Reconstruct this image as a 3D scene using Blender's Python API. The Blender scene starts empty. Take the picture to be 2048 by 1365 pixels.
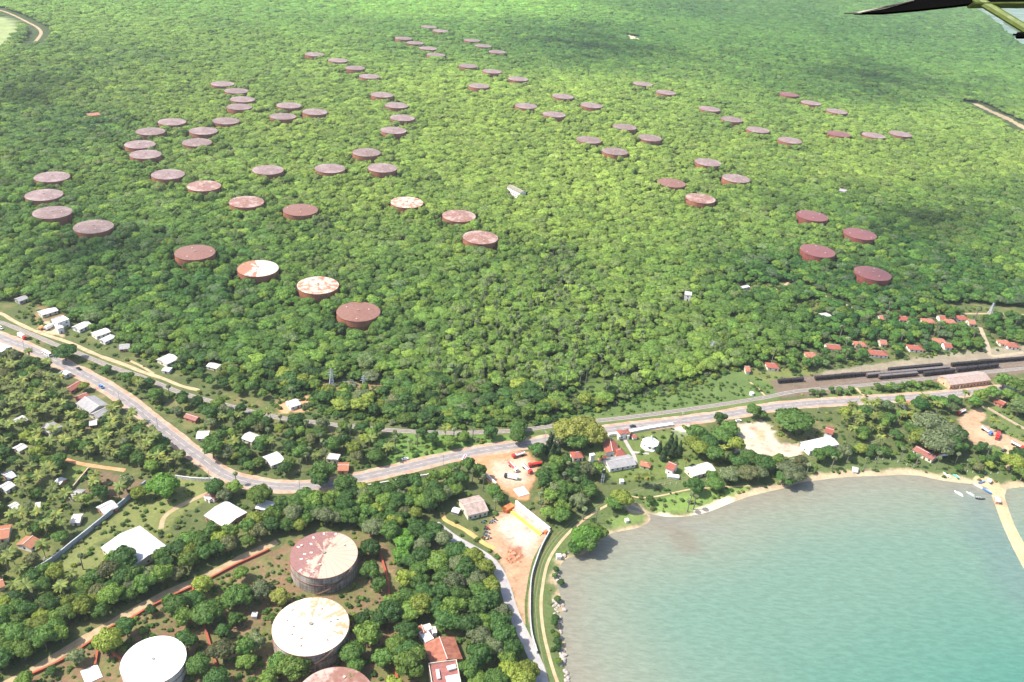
import bpy, math, random, bmesh
import numpy as np
random.seed(7); rng = np.random.default_rng(7)
PI = math.pi
C = bpy.context.scene.collection
# ------------------------------------------------------------------ camera model
F_PX, PITCH, ROLL, CAMZ = 1705.5, math.radians(28.896), math.radians(4.619), 350.3
Fw = np.array([0, math.cos(PITCH), -math.sin(PITCH)]); Up0 = np.array([0, math.sin(PITCH), math.cos(PITCH)]); R0 = np.array([1., 0, 0])
Rt = math.cos(ROLL)*R0 + math.sin(ROLL)*Up0; Up = -math.sin(ROLL)*R0 + math.cos(ROLL)*Up0
CAM = np.array([0, 0, CAMZ])
def sstep(x, a, b):
    t = np.clip((x-a)/(b-a), 0, 1); return t*t*(3-2*t)
def hgt(x, y):                                     # gentle relief of the land, flat near the bay
    x = np.asarray(x, float); y = np.asarray(y, float)
    f = sstep(y, 700, 1500)*(1-sstep(y, 2900, 3500)*sstep(x, 900, 1500))
    a = np.sin(x*.0061+1.3)*np.sin(y*.0049+.4)*2.6 + np.sin(x*.013+y*.009)*1.2
    b = sstep(y, 1500, 2600)*(np.sin(x*.0032+y*.0021+2.)*9 + np.sin(x*.0081-y*.0043)*5)
    return f*(a+b)
def ray(px, py):
    return Fw + (px-1024)/F_PX*Rt - (py-682.5)/F_PX*Up
def G(px, py, z=0.):                               # picture point -> world point at height z over the land
    d = ray(px, py); zz = z; p = CAM
    for _ in range(8):
        p = CAM + d*((zz-CAMZ)/d[2]); zz = float(hgt(p[0], p[1]))+z
    return np.array([p[0], p[1], zz])
def G2(px, py, z=0.): return G(px, py, z)[:2]
def proj(x, y, z):
    d0, d1, d2 = x, y, z-CAMZ
    w = d0*Fw[0]+d1*Fw[1]+d2*Fw[2]
    return 1024+F_PX*(d0*Rt[0]+d1*Rt[1]+d2*Rt[2])/w, 682.5-F_PX*(d0*Up[0]+d1*Up[1]+d2*Up[2])/w
def PP(s): return [tuple(float(v) for v in q.split(',')) for q in s.split()]
def W(s, z=0.): return np.array([G(a, b, z)[:2] for a, b in PP(s)])
# ------------------------------------------------------------------ materials
def newmat(name):
    m = bpy.data.materials.new(name); m.use_nodes = True; nt = m.node_tree; nt.nodes.clear()
    return m, nt, nt.nodes, nt.links
def N(nt, t, **k):
    n = nt.nodes.new(t)
    for a, b in k.items():
        if a.startswith('i_'): n.inputs[int(a[2:]) if a[2:].isdigit() else a[2:]].default_value = b
        else: setattr(n, a, b)
    return n
def rgba(c): return (c[0], c[1], c[2], 1)
def mixc(nt, fac, a, b, mode='MIX'):
    n = nt.nodes.new('ShaderNodeMix'); n.data_type = 'RGBA'; n.blend_type = mode
    for s, v in ((0, fac), (6, a), (7, b)):
        if isinstance(v, (tuple, list)): n.inputs[s].default_value = rgba(v)
        elif isinstance(v, (int, float)): n.inputs[s].default_value = v
        else: nt.links.new(v, n.inputs[s])
    return n.outputs[2]
def math_(nt, op, a, b=None, clamp=False):
    n = nt.nodes.new('ShaderNodeMath'); n.operation = op; n.use_clamp = clamp
    for s, v in ((0, a), (1, b)):
        if v is None: continue
        if isinstance(v, (int, float)): n.inputs[s].default_value = v
        else: nt.links.new(v, n.inputs[s])
    return n.outputs[0]
def ramp(nt, fac, a, b):
    n = nt.nodes.new('ShaderNodeMapRange'); n.inputs[1].default_value = a; n.inputs[2].default_value = b; nt.links.new(fac, n.inputs[0]); return n.outputs[0]
def noise(nt, scale, detail=3, vec=None, rough=.55):
    n = N(nt, 'ShaderNodeTexNoise'); n.inputs['Scale'].default_value = scale; n.inputs['Detail'].default_value = detail; n.inputs['Roughness'].default_value = rough
    if vec is not None: nt.links.new(vec, n.inputs['Vector'])
    return n.outputs[0]
def coords(nt, kind='Object', scale=None):
    n = N(nt, 'ShaderNodeTexCoord'); o = n.outputs[kind]
    if scale:
        m = N(nt, 'ShaderNodeMapping'); m.inputs['Scale'].default_value = scale; nt.links.new(o, m.inputs[0]); o = m.outputs[0]
    return o
def surf(nt, col, rough=.8, metal=0., bump=None, bstr=.3, spec=.3):
    p = N(nt, 'ShaderNodeBsdfPrincipled'); o = N(nt, 'ShaderNodeOutputMaterial')
    if isinstance(col, (tuple, list)): p.inputs['Base Color'].default_value = rgba(col)
    else: nt.links.new(col, p.inputs['Base Color'])
    if isinstance(rough, (int, float)): p.inputs['Roughness'].default_value = rough
    else: nt.links.new(rough, p.inputs['Roughness'])
    p.inputs['Metallic'].default_value = metal; p.inputs['Specular IOR Level'].default_value = spec
    if bump is not None:
        b = N(nt, 'ShaderNodeBump'); b.inputs['Strength'].default_value = bstr; b.inputs['Distance'].default_value = .3
        nt.links.new(bump, b.inputs['Height']); nt.links.new(b.outputs[0], p.inputs['Normal'])
    nt.links.new(p.outputs[0], o.inputs[0]); return p
_mc = {}
def plain(name, c, c2=None, scale=.6, rough=.75, metal=0., spec=.3, stretch=None, lo=.35, hi=.65):
    if name in _mc: return _mc[name]
    m, nt, _, _ = newmat(name)
    c2 = c2 or tuple(v*.72 for v in c)
    n = noise(nt, scale, 4, coords(nt, 'Object', stretch))
    surf(nt, mixc(nt, ramp(nt, n, lo, hi), c, c2), rough, metal, n, .2, spec)
    _mc[name] = m; return m
def corrugated(name, c, c2, pitch=1.2, strength=.35, patch=.35):
    if name in _mc: return _mc[name]
    m, nt, _, _ = newmat(name)
    co = coords(nt)
    w = N(nt, 'ShaderNodeTexWave'); w.wave_type = 'BANDS'; w.bands_direction = 'X'; w.inputs['Scale'].default_value = .314/pitch*2; nt.links.new(co, w.inputs['Vector'])
    n = noise(nt, .35, 5, co); n2 = noise(nt, 1.1, 3, coords(nt, 'Object', (1, .25, 1)))
    f = math_(nt, 'ADD', math_(nt, 'MULTIPLY', ramp(nt, n, .4, .7), patch), math_(nt, 'MULTIPLY', ramp(nt, n2, .35, .7), .55), True)
    f = math_(nt, 'ADD', f, math_(nt, 'MULTIPLY', w.outputs[1], .12), True)
    surf(nt, mixc(nt, f, c, c2), .6, 0, w.outputs[1], strength, .35)
    _mc[name] = m; return m
def foliage(name, fallback):
    m, nt, _, L = newmat(name)
    a = N(nt, 'ShaderNodeAttribute'); a.attribute_type = 'INSTANCER'; a.attribute_name = 'tint'
    v = N(nt, 'ShaderNodeAttribute'); v.attribute_type = 'GEOMETRY'; v.attribute_name = 'lv'
    oi = N(nt, 'ShaderNodeObjectInfo')
    col = mixc(nt, 1., a.outputs['Color'], v.outputs['Color'], 'MULTIPLY')
    d = N(nt, 'ShaderNodeBsdfPrincipled'); d.inputs['Roughness'].default_value = .62; d.inputs['Specular IOR Level'].default_value = .28
    t = N(nt, 'ShaderNodeBsdfTranslucent'); mx = N(nt, 'ShaderNodeMixShader'); mx.inputs[0].default_value = .36
    tc = mixc(nt, 1., col, (1.5, 1.35, .6), 'MULTIPLY')
    L.new(col, d.inputs['Base Color']); L.new(tc, t.inputs[0]); L.new(d.outputs[0], mx.inputs[1]); L.new(t.outputs[0], mx.inputs[2])
    o = N(nt, 'ShaderNodeOutputMaterial'); L.new(mx.outputs[0], o.inputs[0])
    return m
LEAF = foliage('leaf', (.06, .12, .03))
def vcol_mat(name, fine=1., rough=.9, bstr=.25):
    m, nt, _, L = newmat(name)
    a = N(nt, 'ShaderNodeAttribute'); a.attribute_type = 'GEOMETRY'; a.attribute_name = 'col'
    co = coords(nt, 'Object')
    n1 = noise(nt, .55*fine, 5, co, .65); n2 = noise(nt, .07*fine, 4, co)
    f = math_(nt, 'ADD', math_(nt, 'MULTIPLY', n1, .75), math_(nt, 'MULTIPLY', n2, .5))
    k = N(nt, 'ShaderNodeMapRange'); k.inputs[1].default_value = .4; k.inputs[2].default_value = .85; k.inputs[3].default_value = .68; k.inputs[4].default_value = 1.32; L.new(f, k.inputs[0])
    col = mixc(nt, 1., a.outputs['Color'], k.outputs[0], 'MULTIPLY')
    surf(nt, col, rough, 0, n1, bstr, .15); return m
# tank paint: rust with patches of old white paint
def tank_roof_mat(name, rust, rust2, paint, amount, direction=(0, 0), scale=.09, rough=.5):
    if name in _mc: return _mc[name]
    m, nt, _, L = newmat(name)
    co = coords(nt); sx = N(nt, 'ShaderNodeSeparateXYZ'); L.new(co, sx.inputs[0])
    rad = N(nt, 'ShaderNodeTexGradient'); rad.gradient_type = 'RADIAL'; L.new(co, rad.inputs[0])
    seg = math_(nt, 'MULTIPLY', rad.outputs['Fac'], 24.); sf = math_(nt, 'FLOOR', seg)
    wn = N(nt, 'ShaderNodeTexWhiteNoise'); wn.noise_dimensions = '1D'; L.new(sf, wn.inputs['W'])
    frac = math_(nt, 'FRACT', seg); line = math_(nt, 'LESS_THAN', frac, .09)
    n = noise(nt, scale, 6, co, .68); n2 = noise(nt, scale*4.5, 4, co, .6)
    base = mixc(nt, ramp(nt, n2, .35, .7), rust, rust2)
    base = mixc(nt, math_(nt, 'MULTIPLY', wn.outputs[0], .3), base, rust2)
    dirv = math_(nt, 'ADD', math_(nt, 'MULTIPLY', sx.outputs[0], direction[0]), math_(nt, 'MULTIPLY', sx.outputs[1], direction[1]))
    k = math_(nt, 'ADD', math_(nt, 'ADD', n, dirv), math_(nt, 'MULTIPLY', wn.outputs[0], .2 if direction != (0, 0) else .07))
    k = math_(nt, 'ADD', k, math_(nt, 'MULTIPLY', n2, .25))
    pm = ramp(nt, k, 1.02-amount, 1.14-amount)
    pn = N(nt, 'ShaderNodeClamp'); L.new(pm, pn.inputs[0])
    col = mixc(nt, pn.outputs[0], base, paint)
    col = mixc(nt, math_(nt, 'MULTIPLY', line, .35), col, rust)
    surf(nt, col, rough, 0, n2, .15, .5); _mc[name] = m; return m
def tank_shell_mat(name, c1, c2, c3, vertical=1.):
    if name in _mc: return _mc[name]
    m, nt, _, L = newmat(name)
    co = coords(nt); sx = N(nt, 'ShaderNodeSeparateXYZ'); L.new(co, sx.inputs[0])
    st = coords(nt, 'Object', (1.2, 1.2, .12)); n = noise(nt, .5, 5, st, .65); n2 = noise(nt, .12, 4, co)
    band = math_(nt, 'LESS_THAN', math_(nt, 'FRACT', math_(nt, 'MULTIPLY', sx.outputs[2], .55)), .1)
    rad = N(nt, 'ShaderNodeTexGradient'); rad.gradient_type = 'RADIAL'; L.new(co, rad.inputs[0])
    vs = math_(nt, 'LESS_THAN', math_(nt, 'FRACT', math_(nt, 'MULTIPLY', rad.outputs['Fac'], 26.)), .05)
    col = mixc(nt, ramp(nt, n, .38, .68), c1, c2); col = mixc(nt, ramp(nt, n2, .5, .75), col, c3)
    col = mixc(nt, math_(nt, 'MULTIPLY', math_(nt, 'MAXIMUM', band, vs), .65), col, tuple(v*.35 for v in c2))
    surf(nt, col, .75, 0, n, .2, .3); _mc[name] = m; return m
# ------------------------------------------------------------------ mesh helpers
def link(name, me, m=None, parent=None, loc=None, rot=None):
    o = bpy.data.objects.new(name, me); C.objects.link(o)
    if m is not None and me is not None and not me.materials: me.materials.append(m)
    if parent is not None: o.parent = parent
    if loc is not None: o.location = loc
    if rot is not None: o.rotation_euler = rot
    return o
def tag(o, label, cat, group=None, kind=None):
    if label: o['label'] = label
    if cat: o['category'] = cat
    if group: o['group'] = group
    if kind: o['kind'] = kind
    return o
def empty(name, loc, rz=0., label=None, cat=None, group=None):
    o = bpy.data.objects.new(name, None); C.objects.link(o); o.location = tuple(loc); o.rotation_euler = (0, 0, rz); o.empty_display_size = .5
    return tag(o, label, cat, group)
def struct(o, label=None): o['kind'] = 'structure'; o['label'] = label or o.name.replace('_', ' '); return o
def arrmesh(name, V, quads=None, tris=None, smooth=False, cols=None, cname='lv'):
    me = bpy.data.meshes.new(name); V = np.asarray(V, np.float32)
    me.vertices.add(len(V)); me.vertices.foreach_set('co', V.ravel())
    q = np.zeros((0, 4), np.int32) if quads is None else np.asarray(quads, np.int32); t = np.zeros((0, 3), np.int32) if tris is None else np.asarray(tris, np.int32)
    me.loops.add(q.size+t.size); me.loops.foreach_set('vertex_index', np.concatenate([q.ravel(), t.ravel()]))
    me.polygons.add(len(q)+len(t))
    me.polygons.foreach_set('loop_start', np.concatenate([np.arange(len(q))*4, q.size+np.arange(len(t))*3]).astype(np.int32))
    me.polygons.foreach_set('use_smooth', np.full(len(q)+len(t), smooth))
    if cols is not None:
        a = me.attributes.new(cname, 'FLOAT_COLOR', 'POINT'); c4 = np.ones((len(V), 4), np.float32); c4[:, :3] = cols; a.data.foreach_set('color', c4.ravel())
    me.update(calc_edges=True); me.validate(); return me
class MB:
    def __init__(s): s.v = []; s.f = []
    def add(s, vs, fs):
        b = len(s.v); s.v += [tuple(map(float, q)) for q in vs]; s.f += [tuple(b+i for i in f) for f in fs]; return s
    def box(s, c, d, rz=0.):
        x, y, z = [v/2 for v in d]; ca, sa = math.cos(rz), math.sin(rz); vs = []
        for k in (-z, z):
            for a, b in ((-x, -y), (x, -y), (x, y), (-x, y)): vs.append((c[0]+a*ca-b*sa, c[1]+a*sa+b*ca, c[2]+k))
        return s.add(vs, [(3, 2, 1, 0), (4, 5, 6, 7), (0, 1, 5, 4), (1, 2, 6, 5), (2, 3, 7, 6), (3, 0, 4, 7)])
    def cyl(s, c, r, h, n=16, r2=None, axis='z', cap=True):
        r2 = r if r2 is None else r2; vs = []
        for k, rr in ((0, r), (h, r2)):
            for i in range(n):
                a = 2*PI*i/n; u, v = rr*math.cos(a), rr*math.sin(a)
                vs.append({'z': (c[0]+u, c[1]+v, c[2]+k), 'x': (c[0]+k, c[1]+u, c[2]+v), 'y': (c[0]+u, c[1]+k, c[2]+v)}[axis])
        fs = [(i, (i+1) % n, n+(i+1) % n, n+i) for i in range(n)]
        if cap: fs += [tuple(range(n-1, -1, -1)), tuple(range(n, 2*n))]
        return s.add(vs, fs)
    def bar(s, a, b, r, n=4):
        a = np.array(a, float); b = np.array(b, float); d = b-a; l = np.linalg.norm(d); d /= l
        u = np.cross(d, (0, 0, 1) if abs(d[2]) < .9 else (1, 0, 0)); u /= np.linalg.norm(u); w = np.cross(d, u); vs = []
        for p, rr in ((a, r), (b, r)):
            for i in range(n):
                t = 2*PI*(i+.5)/n; vs.append(p+rr*(math.cos(t)*u+math.sin(t)*w))
        return s.add(vs, [(i, (i+1) % n, n+(i+1) % n, n+i) for i in range(n)]+[tuple(range(n-1, -1, -1)), tuple(range(n, 2*n))])
    def me(s, name, smooth=False):
        m = bpy.data.meshes.new(name); m.from_pydata(s.v, [], s.f); m.update()
        if smooth: m.polygons.foreach_set('use_smooth', [True]*len(m.polygons))
        return m
    def build(s, name, m, parent=None, smooth=False): return link(name, s.me(name, smooth), m, parent)
def copytree(o, parent=None):
    c = o.copy(); C.objects.link(c); c.parent = parent
    for ch in [x for x in KIDS.get(o.name, [])] or [x for x in bpy.data.objects if x.parent == o]: copytree(ch, c)
    return c
KIDS = {}
# ------------------------------------------------------------------ 2-D geometry
def inpoly(P, x, y):
    x = np.asarray(x, float); y = np.asarray(y, float); r = np.zeros(x.shape, bool); n = len(P); j = n-1
    for i in range(n):
        xi, yi = P[i]; xj, yj = P[j]
        c = ((yi > y) != (yj > y)) & (x < (xj-xi)*(y-yi)/(yj-yi+1e-12)+xi); r ^= c; j = i
    return r
def dline(P, x, y, closed=False):
    x = np.asarray(x, float); y = np.asarray(y, float); d = np.full(x.shape, 1e9)
    for i in range(len(P) if closed else len(P)-1):
        a = P[i]; b = P[(i+1) % len(P)]; e = b-a; t = np.clip(((x-a[0])*e[0]+(y-a[1])*e[1])/(e@e+1e-12), 0, 1)
        d = np.minimum(d, np.hypot(x-a[0]-t*e[0], y-a[1]-t*e[1]))
    return d
def smooth_line(P, step=3.):
    P = np.asarray(P, float); out = []; Q = np.vstack([2*P[0]-P[1], P, 2*P[-1]-P[-2]])
    for i in range(1, len(Q)-2):
        p0, p1, p2, p3 = Q[i-1:i+3]; n = max(2, int(np.linalg.norm(p2-p1)/step))
        for k in range(n):
            t = k/n; out.append(.5*(2*p1+(p2-p0)*t+(2*p0-5*p1+4*p2-p3)*t*t+(3*p1-p0-3*p2+p3)*t**3))
    out.append(P[-1]); return np.array(out)
def snoise(x, y, s, seed=0.):
    r = 0; a = 1.; t = 0
    for k in range(4):
        f = 2**k/s; r = r+a*np.sin(x*f*1.7+seed*3.1+k*1.9+1.7*np.sin(y*f*1.3+seed+k))*np.sin(y*f*1.9-seed*1.7+k*2.3+1.5*np.sin(x*f*1.1+seed*2+k)); t += a; a *= .55
    return r/t
# ------------------------------------------------------------------ layout lines (picture points laid on the land)
ROADS = {}
road_c = smooth_line(W('-90,640 0,675 60,698 130,731 200,767 260,806 320,854 370,893 408,920 440,944 475,959 525,970 580,974 650,970 720,956 800,938 880,919 960,902 1040,890 1110,878 1200,862 1290,851 1370,841 1450,830 1530,817 1620,807 1740,800 1860,792 1936,785 2048,774 2200,756'))
rail_c = smooth_line(W('-60,632 0,645 33,657 82,677 107,688 160,708 225,735 275,751 322,770 362,786 412,800 462,813 540,832 575,838 637,846 700,853 800,862 912,866 1025,862 1100,853 1150,846 1222,839 1312,828 1425,812 1525,796 1600,782 1712,772 1823,761 1900,752 2048,737 2200,720'))
dirt_c = smooth_line(W('-60,612 0,627 25,641 62,659 100,673 140,686 175,702 207,715 250,730 287,745 325,757 362,772 398,781'))
conc_c = smooth_line(W('870,1048 887,1062 912,1080 950,1101 975,1117 992,1135 1007,1165 1015,1190 1025,1222 1040,1256 1052,1280 1066,1310 1080,1345 1092,1400'))
coast_c = smooth_line(W('1132,1400 1115,1365 1100,1319 1087,1264 1082,1214 1085,1174 1095,1127 1115,1092 1145,1059 1185,1028 1230,1002'))
shore = smooth_line(W('1150,1560 1140,1400 1135,1365 1130,1330 1133,1300 1123,1265 1118,1240 1124,1215 1119,1185 1112,1160 1117,1140 1126,1122 1142,1113 1165,1108 1195,1090 1213,1070 1240,1062 1272,1056 1293,1047 1301,1038 1296,1028 1275,1022 1258,1017 1254,1009 1264,1010 1285,1021 1306,1028 1340,1033 1380,1031 1420,1022 1460,1006 1500,992 1540,982 1570,975 1600,965 1650,958 1700,953 1760,951 1800,949 1840,951 1872,958 1910,964 1950,968 1975,975 1983,988 1992,1012 2004,1045 2018,1077 2035,1112 2062,1160 2110,1240', 0), 2.)
shore2 = W('2128,1232 2072,1130 2048,1085 2030,1052 2018,1020 2009,992 2014,977 2040,974 2100,972 2300,960 3000,930')
WATER = np.vstack([shore, shore2, [(1400., 470.), (1400., 120.), (shore[0][0]+20, 120.)]])
TRACKS = [W('1553,765 1610,759 1700,752 1800,744 1900,732 2100,712'), W('1700,757 1800,750 1900,738 2000,728 2150,716'), W('1640,775 1720,763 1800,756 1911,744 2010,733 2150,722'), W('1760,743 1886,733 1960,726')]
# ------------------------------------------------------------------ the ground sheet
def axis(a, b, s, lo, hi, g):
    mid = list(np.arange(a, b+s, s)); v = b; d = s; up = []
    while v < hi: d *= g; v += d; up.append(v)
    v = a; d = s; dn = []
    while v > lo: d *= g; v -= d; dn.append(v)
    return np.array(dn[::-1]+mid+up)
xs = axis(-420, 560, 1.6, -9000, 12000, 1.03); ys = axis(190, 730, 1.6, 60, 16000, 1.012)
GX, GY = np.meshgrid(xs, ys); sh = GX.shape; gx = GX.ravel(); gy = GY.ravel()
GZ = hgt(gx, gy)
near = (gx > -60) & (gx < 1450) & (gy < 760)
sd = np.full(gx.shape, 400.); idx = np.where(near)[0]
wp = WATER; d = dline(np.array(wp), gx[idx], gy[idx], True); ins = inpoly(wp, gx[idx], gy[idx]); sd[idx] = np.where(ins, -d, d)
GZ = np.where(sd < 12, np.minimum(GZ, np.where(sd > 0, -.42+sd*.14, -.42+sd*.10)), GZ); GZ = np.maximum(GZ, -8)
col = np.zeros((len(gx), 3))
def setc(mask, c, k=1.): 
    m = np.clip(mask*1., 0, 1)*k; m = m[:, None]; col[:] = col*(1-m)+np.array(c)*m
n1 = snoise(gx, gy, 26, 1.); n2 = snoise(gx, gy, 7, 4.); n3 = snoise(gx, gy, 110, 2.)
setc(np.ones(len(gx)), (.095, .115, .04)); setc(sstep(n1+n2*.4, .0, .5), (.135, .145, .05)); setc(sstep(n2*.7+n1*.5, .25, .8), (.22, .15, .09), .7)
def zone(s, c, k=1., soft=1.5, wob=2.5, seed=0.):
    P = W(s); m = np.zeros(len(gx)); b = (gx > P[:, 0].min()-15) & (gx < P[:, 0].max()+15) & (gy > P[:, 1].min()-15) & (gy < P[:, 1].max()+15); i = np.where(b)[0]
    x = gx[i]; y = gy[i]; dd = dline(P, x, y, True)*np.where(inpoly(P, x, y), 1, -1)+snoise(x, y, 4, seed)*wob
    m[i] = sstep(dd, -soft, soft); setc(m, c, k); return P
FOREST = W('-200,560 0,606 60,606 128,640 180,655 250,695 300,718 380,738 470,748 560,775 600,800 800,848 900,853 1010,848 1100,838 1200,815 1290,795 1380,770 1440,745 1490,728 1540,700 1620,690 1700,650 1760,622 1850,608 1920,606 2060,615 2300,640 2900,-60 2200,-120 1024,-60 -300,-40')
fin = inpoly(FOREST, gx, gy)
setc(fin, (.05, .075, .022)); setc(fin*sstep(n1, .35, .7), (.09, .1, .035), .7)
setc(gy > 3000, (.06, .10, .03), .8)
HOLES = []
def hole(s, c, k=1., **kw): HOLES.append(zone(s, c, k, **kw))
zone('560,1098 500,1108 420,1148 330,1198 230,1248 130,1308 40,1365 -60,1420 830,1420 845,1290 805,1200 792,1130 770,1090 720,1062 600,1075', (.21, .13, .075), .95)
m = inpoly(W('560,1098 330,1198 -60,1420 830,1420 845,1290 770,1090 720,1062'), gx, gy); setc(m*sstep(n2+n1*.4, -.35, .4), (.12, .135, .045), .8); setc(m*sstep(snoise(gx, gy, 11, 9.), .35, .7), (.28, .18, .1), .7)
zone('60,1150 190,1062 300,978 352,958 425,955 445,985 400,1010 350,1035 335,1062 300,1085 250,1058 190,1088 268,1150 220,1150 180,1165 120,1165', (.17, .185, .06))
zone('122,930 180,935 150,975 128,985', (.15, .19, .05)); zone('188,938 292,965 262,1002 225,998 165,985', (.17, .12, .07))
zone('-40,1010 60,1010 70,1090 40,1180 -40,1200', (.16, .17, .05), .7)
zone('1010,868 1100,848 1200,834 1300,815 1420,792 1500,775 1600,782 1540,806 1300,838 1060,868', (.12, .16, .05))
hole('1060,842 1180,818 1300,783 1400,752 1470,740 1540,762 1600,770 1560,782 1480,802 1300,822 1130,842', (.105, .155, .045))
hole('1090,838 1180,760 1280,742 1300,752 1240,775 1160,810', (.12, .18, .042), .7)
zone('800,866 1000,872 1100,868 1050,885 960,896 800,930 760,930', (.12, .2, .045))
zone('1480,742 1560,735 1640,740 1640,770 1560,778', (.16, .18, .055), .8)
zone('1540,762 1600,753 1640,748 1720,738 1800,732 1860,722 1900,715 2048,704 2200,690 2200,735 2048,748 1920,764 1860,768 1750,774 1640,790 1560,796', (.17, .125, .09))
zone('1640,745 1720,733 1820,718 1900,706 2048,690 2200,680 2200,706 2048,716 1900,728 1760,742 1640,752', (.3, .25, .18), .8)
zone('1700,775 1760,775 1900,765 2000,760 2048,770 1900,785 1760,795 1640,800', (.13, .18, .05), .8)
zone('1900,775 1985,765 2010,775 1960,785 1900,788', (.42, .24, .14), .8)
# compounds, yards, dumps
SAND = (.62, .47, .33); BRIGHT = (.5, .41, .31); ORANGE = (.5, .25, .125)
Y1 = zone('925,925 960,910 1020,902 1058,905 1074,925 1080,945 1060,975 1058,1000 1035,1000 1015,985 985,972 962,948', ORANGE, wob=1.5)
zone('985,925 1050,918 1068,940 1050,970 1015,972 990,958', BRIGHT, .85, soft=5)
Y2 = zone('1020,1012 1035,1008 1100,1066 1080,1105 1068,1150 1062,1195 1060,1245 1052,1252 1040,1235 1030,1200 1012,1155 998,1120 985,1100 972,1082 978,1050 990,1035', (.45, .27, .16), wob=1.5)
zone('1010,1032 1040,1025 1082,1068 1060,1110 1035,1100 1000,1062 995,1045', (.5, .43, .34), .95, soft=5)
zone('1015,1098 1040,1095 1045,1115 1035,1128 1015,1115', (.3, .12, .065), .95, wob=3)
Y3 = zone('1468,848 1530,842 1550,868 1560,884 1612,893 1600,918 1560,915 1530,912 1505,925 1496,905 1470,905 1485,885', BRIGHT, wob=4)
zone('1505,858 1530,862 1535,885 1518,880', (.45, .3, .18), .9, wob=2)
zone('1350,845 1380,850 1372,880 1345,870', (.62, .58, .5), .8)
Y4 = zone('1915,838 1965,810 1985,822 1960,845 1992,862 2060,888 2100,905 2100,925 2020,905 1990,890 1950,892 1935,872', (.45, .29, .18), wob=2.5)
zone('1960,815 1992,812 2060,845 2100,860 2100,885 2048,885 1990,858', (.12, .155, .05)); zone('1985,895 2060,915 2060,945 1990,935', (.12, .18, .045), .8)
zone('1160,900 1255,868 1330,862 1440,870 1440,925 1330,960 1240,965 1190,945', (.13, .17, .045), .85)
zone('1545,868 1600,862 1660,845 1680,860 1660,875 1560,888', (.18, .16, .07), .8)
for Yp, kk in ((Y1, .8), (Y2, .75), (Y3, .7), (Y4, .7)):                      # wheel marks, damp and trampled soil in the yards
    q_ = inpoly(Yp, gx, gy)*1.; setc(q_*sstep(snoise(gx, gy, 5.5, 12.)+.5*snoise(gx*.6+gy, gy*.4-gx, 3.4, 5.), .22, .7), (.3, .17, .1), kk); setc(q_*sstep(snoise(gx+gy*.5, gy, 9, 21.), .3, .75), (.36, .27, .19), .6)
# coast: bright grass, beach sand
zone('1052,1420 1060,1260 1062,1190 1075,1130 1102,1078 1150,1030 1250,985 1330,960 1500,935 1700,905 1850,900 1980,925 2100,950 2100,975 1900,965 1700,955 1560,980 1440,1012 1300,1032 1230,1062 1150,1115 1122,1160 1132,1300 1140,1420', (.1, .135, .045))
zone('1290,1005 1380,985 1490,970 1500,985 1440,1008 1380,1026 1310,1024', (.17, .25, .06), soft=3); zone('1210,1040 1262,1020 1296,1032 1285,1046 1230,1056', (.15, .21, .06), soft=2)
zone('555,800 620,790 625,822 560,828', (.55, .3, .16)); HOLES.append(W('555,795 625,785 630,822 555,828'))
hole('640,762 770,765 775,790 645,788', (.3, .19, .1), .7)
hole('1462,572 1500,566 1540,572 1560,562 1600,568 1590,580 1520,590 1470,588', (.16, .17, .06), .85); hole('1590,605 1640,600 1655,618 1610,632 1585,620', (.16, .15, .06), .85)
hole('-40,25 25,38 40,62 18,95 -40,110', (.27, .32, .13)); 
hole('85,600 140,640 130,660 60,640', (.3, .2, .1), .6); zone('85,640 130,655 125,675 75,662', (.55, .42, .26), .9)
hole('1252,70 1282,74 1278,84 1250,80', (.5, .45, .3)); hole('1012,378 1048,388 1062,400 1040,404 1015,396', (.1, .12, .04), .8)

beach = sstep(np.where(gx < 125, 3.5, 7.5)-sd+snoise(gx, gy, 9, 3.)*4, -1, 4)*(sd < 20); setc(beach*(gy > 300), (.5, .37, .24), .9)
bx, by = G2(1400, 1025); setc(beach*(np.hypot(gx-bx, gy-by) < 30)*(sd < 6), (.66, .56, .42), .8)
spit = np.minimum(dline(W('1975,968 1997,1000 2025,1060 2080,1150'), gx, gy), 99); setc(spit < 9, (.55, .38, .22), .9)
setc(sstep(-sd, 0, 3), (.3, .25, .17))
col *= (1+.10*n2[:, None])
nx, ny = sh[1], sh[0]; I = np.arange(nx*ny).reshape(ny, nx)
Q = np.stack([I[:-1, :-1], I[:-1, 1:], I[1:, 1:], I[1:, :-1]], -1).reshape(-1, 4)
me = arrmesh('ground', np.stack([gx, gy, GZ], 1), Q, smooth=True, cols=np.clip(col*.9, .01, .9), cname='col')
struct(link('ground', me, vcol_mat('ground')), 'grass, soil and sand of the coastal land')
# ------------------------------------------------------------------ water
wx = np.arange(0, 1400, 4.); wy = np.arange(130, 760, 4.); WX, WY = np.meshgrid(wx, wy); a = WX.ravel(); b = WY.ravel()
dd = dline(shore[:int(np.hypot(*(shore-W('1975,975')[0]).T).argmin())+1], a, b); dd2 = dd+snoise(a, b, 90, 5.)*9
c0 = np.array((.21, .197, .15)); c1 = np.array((.195, .215, .16)); c2 = np.array((.13, .21, .158)); c3 = np.array((.052, .182, .135))
t1 = sstep(dd2, 0, 24)[:, None]; t2 = sstep(dd2, 12, 75)[:, None]; t3 = sstep(dd2, 65, 215)[:, None]
wc = c0*(1-t1)+c1*t1; wc = wc*(1-t2)+c2*t2; wc = wc*(1-t3)+c3*t3
e0 = W('1300,1030 1345,1050 1375,1090'); pl = sstep(14-dline(e0, a, b)+snoise(a, b, 12, 2.)*6, 0, 12)[:, None]; wc = wc*(1-.75*pl)+np.array((.23, .2, .15))*.6*pl
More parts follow.
